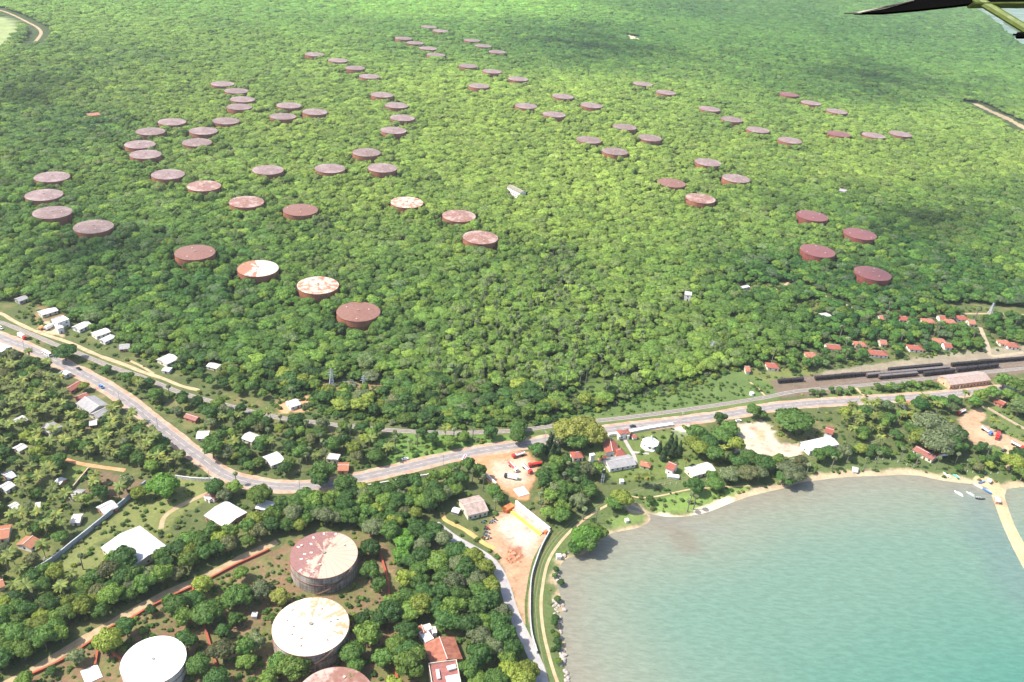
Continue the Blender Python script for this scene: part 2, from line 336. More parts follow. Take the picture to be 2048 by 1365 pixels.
e1 = W('1302,1032 1380,1052 1450,1062'); pl = sstep(6-dline(e1, a, b), 0, 6)[:, None]; wc = wc*(1-.5*pl)+np.array((.2, .2, .17))*.5*pl
e2 = W('1960,1010 2000,1090 2048,1170 2120,1260'); pl = sstep(26-dline(e2, a, b)+snoise(a, b, 26, 8.)*10, 0, 24)[:, None]; wc = wc*(1-.45*pl)+np.array((.11, .16, .155))*.45*pl
I = np.arange(len(a)).reshape(WX.shape); Q = np.stack([I[:-1, :-1], I[:-1, 1:], I[1:, 1:], I[1:, :-1]], -1).reshape(-1, 4)
m, nt, _, L = newmat('water'); at = N(nt, 'ShaderNodeAttribute'); at.attribute_name = 'col'
mp = N(nt, 'ShaderNodeMapping'); mp.inputs['Rotation'].default_value = (0, 0, math.radians(-24)); mp.inputs['Scale'].default_value = (.17, .62, .3); L.new(coords(nt), mp.inputs[0])
w1 = noise(nt, .85, 4, mp.outputs[0], .6); w2 = noise(nt, 3.2, 3, mp.outputs[0]); w3 = noise(nt, .02, 3, coords(nt))
hh = math_(nt, 'ADD', w1, math_(nt, 'MULTIPLY', w2, .3))
k = N(nt, 'ShaderNodeMapRange'); k.inputs[1].default_value = .38; k.inputs[2].default_value = .64; k.inputs[3].default_value = .89; k.inputs[4].default_value = 1.08; L.new(w1, k.inputs[0])
wcol = mixc(nt, 1., at.outputs['Color'], k.outputs[0], 'MULTIPLY')
p = surf(nt, wcol, .22, 0, hh, .85, .45)
[n for n in nt.nodes if n.type == 'BUMP'][0].inputs['Distance'].default_value = .9
p.inputs['IOR'].default_value = 1.33
me = arrmesh('sea_water', np.stack([a, b, np.full(len(a), -.42)], 1), Q, cols=wc, cname='col'); struct(link('sea_water', me, m), 'grey green to turquoise water of the bay')
# ------------------------------------------------------------------ ribbons: roads, paths, rails
def ribbon(name, P, w, z, m, label=None, wob=0., offs=0., dash=None, struct_=True, thick=0.):
    P = np.asarray(P); T = np.gradient(P, axis=0); T /= np.linalg.norm(T, axis=1)[:, None]+1e-9; Nn = np.stack([-T[:, 1], T[:, 0]], 1)
    ww = w/2*(1+wob*snoise(P[:, 0], P[:, 1], 9, w))[:, None]; A = P+Nn*(offs+ww); B = P+Nn*(offs-ww)
    za = hgt(A[:, 0], A[:, 1])+z; zb = hgt(B[:, 0], B[:, 1])+z; n = len(P)
    V = [np.c_[A, za], np.c_[B, zb]]; qs = []
    for i in range(n-1):
        if dash and (i % dash[1]) >= dash[0]: continue
        qs.append((i, n+i, n+i+1, i+1))
    if thick:
        V += [np.c_[A, za-thick], np.c_[B, zb-thick]]
        for i in range(n-1): qs += [(2*n+i, i, i+1, 2*n+i+1), (n+i, 3*n+i, 3*n+i+1, n+i+1)]
        qs += [(0, 2*n, 3*n, n), (n-1, 2*n-1, 4*n-1, 3*n-1)]
    me = arrmesh(name, np.vstack(V), qs); o = link(name, me, m)
    return struct(o, label) if struct_ else o
asph = plain('asphalt', (.2, .18, .175), (.27, .235, .22), .25, .85, spec=.2); verge = plain('verge_sand', (.44, .32, .23), (.34, .2, .13), .18, .95)
ribbon('road_shoulder', road_c, 13.5, .02, verge, 'sandy shoulder of the coast road', wob=.16)
ribbon('coast_road', road_c, 7.6, .05, asph, 'grey asphalt coast road')
white = plain('road_paint', (.62, .6, .57), (.45, .43, .4), .9, .6)
ribbon('road_marking', road_c, .22, .062, white, 'white centre line of the coast road', dash=(2, 3))
ribbon('road_marking', road_c, .13, .062, white, 'white edge line on the inland side of the coast road', offs=3.5); ribbon('road_marking', road_c, .13, .062, white, 'white edge line on the bay side of the coast road', offs=-3.5)
ballast = plain('ballast', (.22, .19, .165), (.3, .27, .235), .5, .95); steel = plain('rail_steel', (.16, .12, .1), (.25, .2, .17), 1, .5, .3)
sleeper = plain('sleeper', (.09, .065, .05), (.13, .1, .08), 1, .9)
ribbon('railway_bed', rail_c, 4.6, .04, ballast, 'gravel bed of the railway', wob=.1)
ribbon('rail', rail_c, .22, .22, steel, 'inland rail of the main railway line', offs=.8, thick=.17); ribbon('rail', rail_c, .22, .22, steel, 'bay side rail of the main railway line', offs=-.8, thick=.17)
TR = [smooth_line(t) for t in TRACKS]
for i, t in enumerate(TR):
    nm = ['far', 'second', 'near', 'short'][i]+' siding'
    ribbon('siding_bed', t, 3.6, .06+.004*i, plain('siding_gravel', (.17, .12, .09), (.24, .19, .15), .5, .95), f'dark gravel bed of the {nm}')
    ribbon('rail', t, .2, .24, steel, f'inland rail of the {nm}', offs=.8, thick=.15); ribbon('rail', t, .2, .24, steel, f'bay side rail of the {nm}', offs=-.8, thick=.15)
dirt = plain('dirt_yellow', (.5, .36, .21), (.38, .25, .15), .2, .95); red_dirt = plain('dirt_orange', (.48, .2, .09), (.55, .3, .16), .2, .95); tan = plain('dirt_tan', (.4, .3, .18), (.3, .22, .12), .2, .95)
pale = plain('concrete_pale', (.3, .275, .265), (.38, .36, .345), .2, .9)
ribbon('dirt_path', dirt_c, 3.4, .012, dirt, 'yellow dirt track beside the railway', wob=.3)
ribbon('dirt_path', smooth_line(W('260,722 285,734 307,748')), 2.2, .016, dirt, 'short pale footpath beside the yellow track')
ribbon('concrete_road', conc_c, 6.2, .03, pale, 'pale concrete lane between the wood and the yard')
ribbon('dirt_path', coast_c, 1.7, .02, dirt, 'thin tan footpath along the bay')
ribbon('dirt_path', smooth_line(W('1258,992 1287,996 1325,991 1375,980 1420,976 1500,972')), 1.2, .02, dirt, 'orange footpath across the shore grass')
ruts = smooth_line(W('1105,1400 1085,1330 1073,1270 1068,1214 1072,1174 1083,1124 1105,1085 1135,1054 1175,1025 1220,1000 1290,976 1400,952 1550,930 1640,912 1730,890 1810,862'))
gd = plain('old_track_grass', (.055, .085, .025), (.09, .13, .035), .4, .95)
for q, s_ in ((-.9, 'bay'), (.9, 'inland')): ribbon('old_track', ruts, .55, .014, plain('old_rut', (.2, .17, .09), (.12, .13, .05), .4), f'{s_} side rut of the overgrown old railway', offs=q, wob=.3)
ribbon('old_track', ruts, .9, .012, gd, 'dark middle strip of the overgrown old railway', wob=.3); ribbon('ditch', ruts, 1.6, .010, gd, 'dark grassy ditch beside the overgrown old railway', offs=4.3, wob=.3)
ribbon('dirt_path', smooth_line(W('121,916 150,925 185,932 250,941')), 3.2, .02, red_dirt, 'orange dirt lane through the coconut grove', wob=.2)
ribbon('dirt_path', smooth_line(W('420,985 385,1000 350,1018 328,1035 322,1058')), 3., .02, tan, 'curved tan driveway across the lawn', wob=.2)
ribbon('dirt_path', smooth_line(W('555,1084 500,1108 440,1138 400,1158 320,1193 240,1238 160,1284 60,1345 0,1374')), 5., .012, tan, 'tan patrol track beside the red wall', wob=.3)
ribbon('dirt_path', smooth_line(W('885,1025 890,1040 930,1060 965,1085 990,1098')), 3.2, .012, plain('dirt_gold', (.5, .36, .12), (.4, .26, .1), .2), 'golden dirt verge beside the concrete lane', wob=.3)
ribbon('dirt_path', smooth_line(W('1540,537 1580,558 1630,583 1665,600 1720,622')), 4.5, .1, plain('dirt_pale', (.42, .33, .22), (.3, .24, .16), .2), 'pale dirt road below the eastern tanks', wob=.3)
ribbon('dirt_path', smooth_line(W('1536,582 1560,578 1580,562')), 2.5, .1, dirt, 'thin yellow path joining the pale dirt road')
ribbon('dirt_path', smooth_line(W('1930,628 1990,628 2048,630 2150,635')), 3, .1, tan, 'straight tan lane behind the red roofed houses')
ribbon('dirt_path', smooth_line(W('1950,208 1975,220 2010,236 2060,262')), 15, .3, tan, 'pale bare streak on the far hillside', wob=.6)
ribbon('dirt_path', smooth_line(W('-20,15 20,28 55,45 75,56 82,68 68,88')), 6, .3, tan, 'pale road curving through the far left forest', wob=.2)
ribbon('dirt_path', smooth_line(W('1960,655 1975,690 1985,712 2048,705')), 4, .03, plain('dirt_pale', ()), 'grey dirt lane down to the rail yard', wob=.3)
ribbon('dirt_path', smooth_line(W('1245,872 1258,895 1268,912 1272,928')), 2.6, .02, plain('path_grey', (.33, .29, .27), (.4, .36, .33), .3), 'grey garden path behind the gatehouse')
ribbon('dirt_path', smooth_line(W('1262,904 1280,906 1298,908')), 2.2, .024, plain('path_grey', ()), 'grey garden path toward the white shrine')
ribbon('dirt_path', smooth_line(W('1712,776 1724,788 1748,800')), 2.2, .02, dirt, 'short dirt crossing between railway and road')
ribbon('dirt_path', smooth_line(W('1500,765 1515,776 1530,792')), 1.6, .02, dirt, 'thin footpath across the railway meadow')
ribbon('dirt_path', smooth_line(W('2010,890 2018,910 2015,940')), 3., .02, dirt, 'short dirt path down to the boats', wob=.3)
m_lag = plain('lagoon_water', (.08, .14, .11), (.2, .26, .2), .008, .9, stretch=(1, 3, 1))
P = W('1925,6 1962,30 2005,62 2040,92 2200,150 2500,60 2200,-60 1950,-40'); HOLES.append(P)
mb = MB(); mb.add([(q[0], q[1], 3.) for q in P], [tuple(range(len(P)))]); struct(link('lagoon', mb.me('lagoon'), m_lag), 'pale hazy lagoon at the far right corner')
# exclusion bookkeeping
CIRC = []; RECT = []     # trees keep clear of these
CAPS = [(road_c[::3], 7.5), (rail_c[::3], 4.), (conc_c[::2], 4.2), (coast_c[::2], 2.), (dirt_c[::3], 4.), (W('555,1084 400,1158 240,1238 60,1345 0,1374'), 3.5), (ruts[::3], 2.), (W('1540,537 1580,558 1630,583 1665,600 1720,622'), 3.5), (W('121,916 150,925 185,932 250,941'), 2.5), (W('420,985 385,1000 350,1018 328,1035 322,1058'), 2.5), (W('1950,210 1975,223 2010,240 2060,266'), 26), (W('-20,17 20,30 55,47 75,58 82,70 68,90'), 20), (W('1930,628 1990,628 2048,630'), 4), (W('1960,655 1975,690 1985,712 2048,705'), 3.5), (W('1245,872 1258,895 1268,912 1272,928'), 2), (W('2010,890 2018,910 2015,940'), 2.5)]+[(t[::3], 4.) for t in TR]
LAND = []      # (x, y, phrase) landmarks for describing trees
# ------------------------------------------------------------------ copies
PARTS = {}
def kids(o):
    if o.name not in PARTS: PARTS[o.name] = list(o.children)
    return PARTS[o.name]
def dup(root, loc, rz, label, group=None, scale=None, mats=None):
    r = root.copy(); C.objects.link(r); r.location = tuple(loc); r.rotation_euler = (0, 0, rz); r['label'] = label
    if group: r['group'] = group
    if scale is not None: r.scale = scale
    for ch in kids(root):
        c = ch.copy(); C.objects.link(c); c.parent = r
        for g in kids(ch):
            d = g.copy(); C.objects.link(d); d.parent = c
    return r
def omat(o, m):
    o.material_slots[0].link = 'OBJECT'; o.material_slots[0].material = m
ORD = 'zero first second third fourth fifth sixth seventh eighth ninth tenth eleventh twelfth thirteenth fourteenth fifteenth sixteenth seventeenth eighteenth nineteenth twentieth'.split()
TENS = {2: 'twenty', 3: 'thirty', 4: 'forty', 5: 'fifty', 6: 'sixty', 7: 'seventy', 8: 'eighty', 9: 'ninety'}
def ordn(n):
    if n <= 20: return ORD[n]
    if n >= 100: return 'hundred-and-'+ordn(n-100) if n > 100 else 'hundredth'
    t, u = divmod(n, 10); return (TENS[t][:-1]+'ieth') if u == 0 else TENS[t]+'-'+ORD[u]
# ------------------------------------------------------------------ oil tanks
TR_, TH_ = 18.3, 11.6
RM = {
 'rust': tank_roof_mat('roof_rust', (.17, .07, .045), (.24, .12, .085), (.33, .19, .15), .24),
 'mauve': tank_roof_mat('roof_mauve', (.17, .1, .085), (.26, .175, .155), (.33, .24, .22), .37),
 'grey': tank_roof_mat('roof_grey', (.15, .09, .072), (.23, .15, .128), (.29, .21, .185), .36),
 'pink': tank_roof_mat('roof_pink', (.21, .09, .06), (.28, .15, .11), (.42, .3, .25), .38),
 'patchy': tank_roof_mat('roof_patchy', (.3, .1, .05), (.42, .18, .1), (.58, .45, .35), .44, scale=.17),
 'half': tank_roof_mat('roof_half', (.3, .1, .05), (.42, .18, .1), (.6, .49, .38), .43, (.02, -.006), .16),
 'halfnear': tank_roof_mat('roof_half_near', (.2, .085, .07), (.27, .14, .12), (.46, .34, .25), .38, (.02, -.012), .22),
 'white': tank_roof_mat('roof_white', (.42, .22, .12), (.55, .36, .22), (.6, .53, .42), .47, (-.006, -.008), .2),
 'clean': tank_roof_mat('roof_clean', (.82, .82, .83), (.85, .85, .86), (.86, .86, .87), .9),
 'red': tank_roof_mat('roof_red', (.15, .05, .045), (.22, .085, .075), (.38, .16, .13), .25)}
SM = {'brown': tank_shell_mat('shell_brown', (.26, .085, .045), (.34, .15, .085), (.17, .055, .035)),
 'red': tank_shell_mat('shell_red', (.2, .05, .04), (.26, .08, .06), (.13, .035, .035)),
 'conc': tank_shell_mat('shell_white', (.33, .29, .25), (.08, .06, .05), (.5, .45, .39)), 'clean': tank_shell_mat('shell_clean', (.6, .58, .55), (.4, .36, .32), (.66, .64, .6))}
def tank_meshes():
    n = 72
    s = MB(); s.cyl((0, 0, 0), TR_, TH_, n, cap=False)
    r = MB(); vs = [(0, 0, 1.25)]; rings = [(TR_*.33, .86), (TR_*.7, .36), (TR_+.12, 0), (TR_+.12, -.18)]
    for rr, z in rings: vs += [(rr*math.cos(2*PI*i/n), rr*math.sin(2*PI*i/n), z) for i in range(n)]
    fs = [(0, 1+i, 1+(i+1) % n) for i in range(n)]
    for k in range(3): fs += [(1+k*n+i, 1+(k+1)*n+i, 1+(k+1)*n+(i+1) % n, 1+k*n+(i+1) % n) for i in range(n)]
    r.add([(x, y, z+TH_+.1) for x, y, z in vs], fs)
    w = MB()
    for z in (TH_-.35, TH_*.55):
        vs = []
        for rr, dz in ((TR_+.02, 0), (TR_+.3, 0), (TR_+.3, .22), (TR_+.02, .22)): vs += [(rr*math.cos(2*PI*i/n), rr*math.sin(2*PI*i/n), z+dz) for i in range(n)]
        w.add(vs, [(k*n+i, k*n+(i+1) % n, ((k+1) % 4)*n+(i+1) % n, ((k+1) % 4)*n+i) for k in range(4) for i in range(n)])
    v = MB(); v.cyl((0, 0, TH_+1.2), .7, .5, 12); v.cyl((0, 0, TH_+1.7), 1., .15, 12)
    h = MB(); h.cyl((0, 0, 0), .55, .45, 10); h.cyl((0, 0, .45), .68, .08, 10)
    st = MB(); m_ = 26; zf = lambda t: .2+t*(TH_+.2)       # spiral stair
    for i in range(m_):
        a = -1.9+i*.045; st.box(((TR_+.65)*math.cos(a), (TR_+.65)*math.sin(a), zf(i/m_)), (1.1, .85, .12), a)
    for i in range(m_-1):
        a = -1.9+i*.045; b = a+.045; st.bar(((TR_+1.2)*math.cos(a), (TR_+1.2)*math.sin(a), zf(i/m_)+1.), ((TR_+1.2)*math.cos(b), (TR_+1.2)*math.sin(b), zf((i+1)/m_)+1.), .06)
    return s, r, w, v, h, st
s, r, w, v, h, st = tank_meshes()
def first_tank():
    t = empty('oil_tank', (0, 0, 0)); s.build('shell', SM['brown'], t, True); r.build('roof', RM['rust'], t)
    w.build('stiffening_ring', plain('ring_rust', (.16, .06, .04), (.24, .1, .06)), t); v.build('vent', plain('vent', (.3, .25, .22)), t)
    hm = h.me('manhole'); hm.materials.append(plain('hatch', (.6, .52, .46), (.4, .25, .18)))
    for a, q in ((.4, 12.5), (2.5, 14.5), (4.4, 9.)): link('manhole', hm, None, t, (q*math.cos(a), q*math.sin(a), TH_+1.35-.068*q))
    st.build('stair', plain('stair_rust', (.1, .055, .04), (.15, .09, .06)), t); return t
T0 = first_tank(); kids(T0); used0 = False
def add_tank(px, py, roof, shell, label, land=None, R=1., H=1., group='oil tanks of the tank farm', rz=None):
    global used0
    p = G(px, py, TH_*H); base = (p[0], p[1], float(hgt(p[0], p[1]))-.05); rz = random.uniform(0, 6.28) if rz is None else rz
    if not used0: o = T0; used0 = True; o.location = base; o.rotation_euler = (0, 0, rz); tag(o, label, 'oil tank', group)
    else: o = dup(T0, base, rz, label, group); 
    o.scale = (R, R, H)
    for ch in o.children if o is not T0 else kids(T0):
        if ch.name.startswith('roof'): omat(ch, RM[roof])
        if ch.name.startswith('shell'): omat(ch, SM[shell])
    CIRC.append((p[0], p[1], TR_*R+.3))
    if py > 1000 or (int(px), int(py)) in {(187, 453), (390, 505), (516, 537), (636, 570), (717, 623), (105, 425), (601, 420), (660, 337), (787, 261), (1624, 432), (1720, 468), (1635, 502), (1745, 547), (1580, 281), (1343, 366), (793, 211), (566, 233), (1747, 271), (1230, 303)}: CIRC.append((p[0]*.985, p[1]-7*min(1, 1200/p[1]), TR_*R*.75))
    if land: LAND.append((p[0], p[1], land))
    return o

def near_fittings(o, spots, m, w_=1.6):
    pm = MB().box((0, 0, 0), (w_, w_*.7, .06)).me('roof_patch'); pm.materials.append(m)
    for a, q in spots: link('roof_patch', pm, None, o, (q*math.cos(a), q*math.sin(a), TH_+1.42-.0685*q), (0, 0, a))
_t = add_tank(648, 1109, 'halfnear', 'conc', 'rust brown oil tank with half its roof paint bleached, above the big white roofed tank', 'half bleached brown tank', rz=.3)
n_ = _t; near_fittings(n_, [(1.9, 15), (2.2, 11), (2.6, 15.8), (3., 10.5), (3.3, 12.5), (3.6, 9.8), (3.8, 16.5), (4.2, 14), (2.9, 7), (1.5, 16.6), (1.1, 16.8), (.7, 16.2), (.2, 15), (5.9, 16)], plain('patch_pale', (.6, .56, .5), (.5, .42, .35)))
_t = add_tank(621.8, 1251.8, 'white', 'conc', 'large oil tank with a bleached white roof streaked orange', 'white roofed round tank', 1.03, rz=0)
near_fittings(_t, [(1.3, 11), (3., 12), (3.4, 8), (3.9, 10), (.3, 9.5), (5.6, 13), (4.6, 13)], plain('patch_dark', (.12, .09, .08), (.2, .12, .08)), 1.)
add_tank(307, 1321, 'clean', 'clean', 'smaller clean white round tank in the walled compound', 'clean white tank', .8, .75, rz=0)
add_tank(668, 1400, 'pink', 'brown', 'oil tank whose pinkish roof edge shows at the bottom of the photo', 'pinkish roof at bottom edge', rz=1.)
ROWS = [
 ('front row above the road', '105,425 187,453.5 390,505 516,537 636,570.7 717,623.5', 'grey grey rust half patchy rust'),
 ('pair at the left edge', '104,354 88,390', 'mauve mauve'),
 ('row of four behind the front row', '336,349 408,372 493,404 601,420', 'mauve pink pink rust'),
 ('three bleached tanks left of forest house', '814,405 918,432 961,475', 'patchy pink pink'),
 ('cluster of seven on left slope', '344,244 452,242 301,263 407,262 280,289 394,285 291,309', 'mauve grey grey mauve mauve grey mauve'),
 ('short column of four, far left', '445,168 473,182 485,199 479,214', 'mauve grey mauve grey'),
 ('trio beside the left cluster', '578,211 566,233 630,224', 'mauve grey mauve'),
 ('string of four on far hillside', '629,109 676,121 710,136 739,153', 'mauve mauve grey mauve'),
 ('column left of central forest', '764,190 793,211 805,236 787,261', 'mauve mauve mauve mauve'),
 ('arc of four, central left forest', '733,305 536,340 660,337 765,336', 'grey mauve mauve mauve'),
 ('far group half sunk in trees', '807,77 830,86 856,97 872,110', 'grey grey mauve grey'),
 ('farthest scattered group of five', '858,54 881,62 944,81 966,92 995,104', 'grey mauve grey grey grey'),
 ('upper middle group of four', '936,132 984,143 958,172 1036,158', 'grey mauve mauve mauve'),
 ('bright group of four, upper middle', '1126,193 1052,212 1183,211 1108,229', 'mauve mauve mauve mauve'),
 ('group of four right of centre', '1249,254 1178,280 1299,276 1230,303', 'grey grey grey grey'),
 ('string of six on right ridge', '1286,168 1332,185 1419,218 1464,239 1516,260 1580,281', 'mauve mauve mauve grey mauve mauve'),
 ('upper right string of three', '1578,189 1622,206 1674,223', 'red mauve mauve'),
 ('level string of three, right side', '1678,268 1747,271 1801,268', 'red mauve mauve'),
 ('four tanks right of forest house', '1416,325 1343,366 1472,357 1401,397', 'mauve rust mauve pink'),
 ('four red tanks by rail yard', '1624.5,432 1720,468 1635.5,502 1745.5,547', 'red red red red')]
NUMS = {2: 'two', 3: 'three'}
word = {'mauve': 'dull mauve', 'grey': 'grey brown', 'rust': 'rusty brown', 'half': 'half white', 'patchy': 'patchy white and rust', 'pink': 'pinkish rust', 'red': 'dark red'}
for k, (ph, pts, rf) in enumerate(ROWS):
    pl_ = PP(pts); rfs = rf.split(); order = sorted(range(len(pl_)), key=lambda i: pl_[i][0])
    for i, (a, b) in enumerate(pl_):
        pos = order.index(i)+1; n = len(pl_)
        lab = f'{word[rfs[i]]} tank roof, {ordn(pos)} from left in {ph}'.replace(' tank roof', ' tank')
        red = ph.startswith('four red'); land = None
        if k in (0, 1, 2, 3, 19): land = f'{word[rfs[i]]} tank, {ordn(pos)} of {ph.split(" of ")[0] if k else "the front row"}'
        add_tank(a, b, rfs[i], 'red' if red else 'brown', lab, None, group=ph)
# ------------------------------------------------------------------ houses
WALLS = {'white': plain('wall_white', (.78, .76, .72), (.62, .58, .52), .5), 'cream': plain('wall_cream', (.66, .6, .48), (.5, .45, .35), .5), 'brick': plain('wall_brick', (.42, .17, .1), (.34, .2, .15), .8), 'grey': plain('wall_grey', (.4, .38, .35), (.3, .28, .26), .5), 'orange': plain('wall_orange', (.55, .24, .13), (.62, .42, .28), .5)}
ROOFS = {'white': corrugated('roof_sheet_white', (.56, .56, .57), (.38, .36, .345), 1.1, .2, .25), 'pale': corrugated('roof_sheet_pale', (.6, .58, .55), (.42, .37, .33), .9), 'grey': corrugated('roof_sheet_grey', (.34, .33, .33), (.2, .18, .17), .9),
 'red': corrugated('roof_tile_red', (.36, .085, .05), (.24, .09, .065), .45, .5), 'orange': corrugated('roof_tile_orange', (.45, .17, .085), (.3, .13, .08), .45, .5), 'maroon': corrugated('roof_sheet_maroon', (.24, .08, .07), (.33, .14, .11), .8),
 'old': corrugated('roof_old_sheet', (.42, .34, .3), (.26, .17, .13), .9, .4, .6), 'moss': corrugated('roof_moss', (.17, .16, .1), (.26, .24, .18), .9, .4, .5), 'tile': corrugated('roof_tile_weathered', (.5, .2, .12), (.28, .09, .06), .5, .6, .7), 'violet': corrugated('roof_violet', (.36, .3, .4), (.3, .25, .33), 1.), 'station': corrugated('roof_station', (.4, .34, .3), (.33, .2, .16), .8, .4, .5)}
glass = plain('window_dark', (.03, .035, .045), (.06, .06, .07), .3, .25, spec=.6); doorm = plain('door_brown', (.16, .08, .045), (.1, .05, .03), 1.)
trim = plain('ridge_cap', (.6, .55, .5), (.5, .42, .38), 1.)
winme = MB().box((0, 0, 0), (1.3, .12, 1.2)).me('window'); winme.materials.append(glass)
doorme = MB().box((0, 0, 1.05), (1.1, .14, 2.1)).me('door'); doorme.materials.append(doorm)
frm = MB()
for c_, d_ in (((0, 0, .66), (1.5, .16, .12)), ((0, 0, -.66), (1.6, .24, .12)), ((-.7, 0, 0), (.12, .16, 1.2)), ((.7, 0, 0), (.12, .16, 1.2))): frm.box(c_, d_)
frme = frm.me('window_frame'); frme.materials.append(WALLS['cream'])
def block(root, Lh, Wd, hw, rise, kind, roof, wall, cx=0, cy=0, rz=0, ns=0., frames=False):
    wb = MB(); a, b = Lh/2, Wd/2
    def T(x, y): return (cx+x*math.cos(rz)-y*math.sin(rz), cy+x*math.sin(rz)+y*math.cos(rz))
    def P(x, y, z): u, v_ = T(x, y); return (u, v_, z)
    gab = rise if kind == 'gable' else 0
    vs = [P(-a, -b, 0), P(a, -b, 0), P(a, b, 0), P(-a, b, 0), P(-a, -b, hw), P(a, -b, hw), P(a, b, hw), P(-a, b, hw), P(-a, 0, hw+gab*.97), P(a, 0, hw+gab*.97)]
    fs = [(0, 1, 5, 4), (2, 3, 7, 6), (3, 2, 1, 0)]
    fs += [(1, 2, 6, 9, 5), (3, 0, 4, 8, 7)] if kind == 'gable' else [(1, 2, 6, 5), (3, 0, 4, 7)]
    wb.add(vs, fs); wo = wb.build('wall', WALLS[wall], root)
    o = .55; rb = MB(); t = .16; sl = rise/b if b else 0; ze = hw-sl*o
    if kind == 'gable':
        for sg in (-1, 1):
            q = [(-a-o, sg*(b+o), ze), (a+o, sg*(b+o), ze), (a+o, 0, hw+rise), (-a-o, 0, hw+rise)]
            vs = [P(x, y, z+.02) for x, y, z in q]+[P(x, y, z+.02+t) for x, y, z in q]
            rb.add(vs, [(0, 1, 2, 3), (4, 5, 6, 7), (0, 1, 5, 4), (1, 2, 6, 5), (3, 0, 4, 7)])
        rc = MB(); rc.bar(P(-a-o, 0, hw+rise+.2), P(a+o, 0, hw+rise+.2), .22, 4); 
    elif kind == 'hip':
        k = min(a*.7, b); q = [(-a-o, -b-o, ze), (a+o, -b-o, ze), (a+o, b+o, ze), (-a-o, b+o, ze), (-a+k, 0, hw+rise), (a-k, 0, hw+rise)]
        vs = [P(*u) for u in q]+[P(-a-o, -b-o, ze-t), P(a+o, -b-o, ze-t), P(a+o, b+o, ze-t), P(-a-o, b+o, ze-t)]
        rb.add(vs, [(0, 1, 5, 4), (1, 2, 5), (2, 3, 4, 5), (3, 0, 4), (6, 7, 1, 0), (7, 8, 2, 1), (8, 9, 3, 2), (9, 6, 0, 3), (9, 8, 7, 6)]); rc = MB(); rc.bar(P(-a+k, 0, hw+rise+.05), P(a-k, 0, hw+rise+.05), .2, 4)
    else:
        u, v_ = T(0, 0); rb.box((u, v_, hw+.1), (Lh+.5, Wd+.5, .2), rz); rc = None
        if rise > .25:
            rc = MB()
            for (x, y, dx, dy) in ((0, -b-.05, Lh+.2, .3), (0, b+.05, Lh+.2, .3), (-a+.05, 0, .3, Wd-.25), (a-.05, 0, .3, Wd-.25)): q = T(x, y); rc.box((q[0], q[1], hw+.2+rise/2), (dx, dy, rise), rz)
    ro = rb.build('roof', ROOFS[roof] if roof in ROOFS else WALLS[roof], root)
    if rc: rc.build('parapet' if kind == 'flat' else 'ridge_cap', WALLS[wall] if kind == 'flat' else trim, ro)
    n = max(1, int(Lh/3.2)); rows = [1.6] if hw < 5 else [1.6, 4.6]
    if hw >= 2.4 and Lh > 3.5:
        for z in rows:
            for i in range(n):
                x = -a+(i+.5)*Lh/n
                for sg in (-1, 1):
                    if sg == -1 and i == n//2 and z < 2: 
                        link('door', doorme, None, root, (*T(x, -b-.05), 0), (0, 0, rz)); continue
                    wi = link('window', winme, None, root, (*T(x, sg*(b+.03)), z), (0, 0, rz))
                    if frames: link('window_frame', frme, None, wi, (0, 0, 0))
            if Wd > 5:
                for sg in (-1, 1): link('window', winme, None, root, (*T(sg*(a+.03), 0), z), (0, 0, rz+PI/2))
def building(name, cat, label, spec, land=None, group=None, blocks2=(), frames=False):
    x1, y1, x2, y2, Wd, hw, rise, kind, roof, wall = spec
    p = G(x1, y1, hw+(rise if kind != 'flat' else 0)); q = G(x2, y2, hw+(rise if kind != 'flat' else 0)); c = (p+q)/2; Lh = max(1.2, np.linalg.norm((q-p)[:2])-1.1*(kind != 'flat'))
    if kind == 'hip': Lh = Lh+Wd*.6
    rz = math.atan2(q[1]-p[1], q[0]-p[0]); root = empty(name, (c[0], c[1], float(hgt(c[0], c[1]))), rz, label, cat, group)
    block(root, Lh, Wd, hw, rise, kind, roof, wall, frames=frames)
    RECT.append((c[0], c[1], Lh/2+1.5, Wd/2+1.5, rz)); CIRC.append((c[0]*.99, c[1]-4-hw*.6, max(2.5, min(Lh, Wd)*.4+1)))
    for b2 in blocks2:
        u1, v1, u2, v2, W2, h2, r2, k2, ro2, wa2 = b2
        hh_ = h2+(r2 if k2 != 'flat' else 0); p = G(u1, v1, hh_); q = G(u2, v2, hh_); d = (p+q)/2-c; L2 = max(1.2, np.linalg.norm((q-p)[:2])-1.); lx = d[0]*math.cos(-rz)-d[1]*math.sin(-rz); ly = d[0]*math.sin(-rz)+d[1]*math.cos(-rz)
        block(root, L2, W2, h2, r2, k2, ro2, wa2, lx, ly, math.atan2(q[1]-p[1], q[0]-p[0])-rz); e = (p+q)/2
        RECT.append((e[0], e[1], L2/2+1.5, W2/2+1.5, math.atan2(q[1]-p[1], q[0]-p[0]))); CIRC.append((e[0]*.99, e[1]-4-h2*.6, 3))
    if land: LAND.append((c[0], c[1], land))
    return root
g, hp, fl = 'gable', 'hip', 'flat'
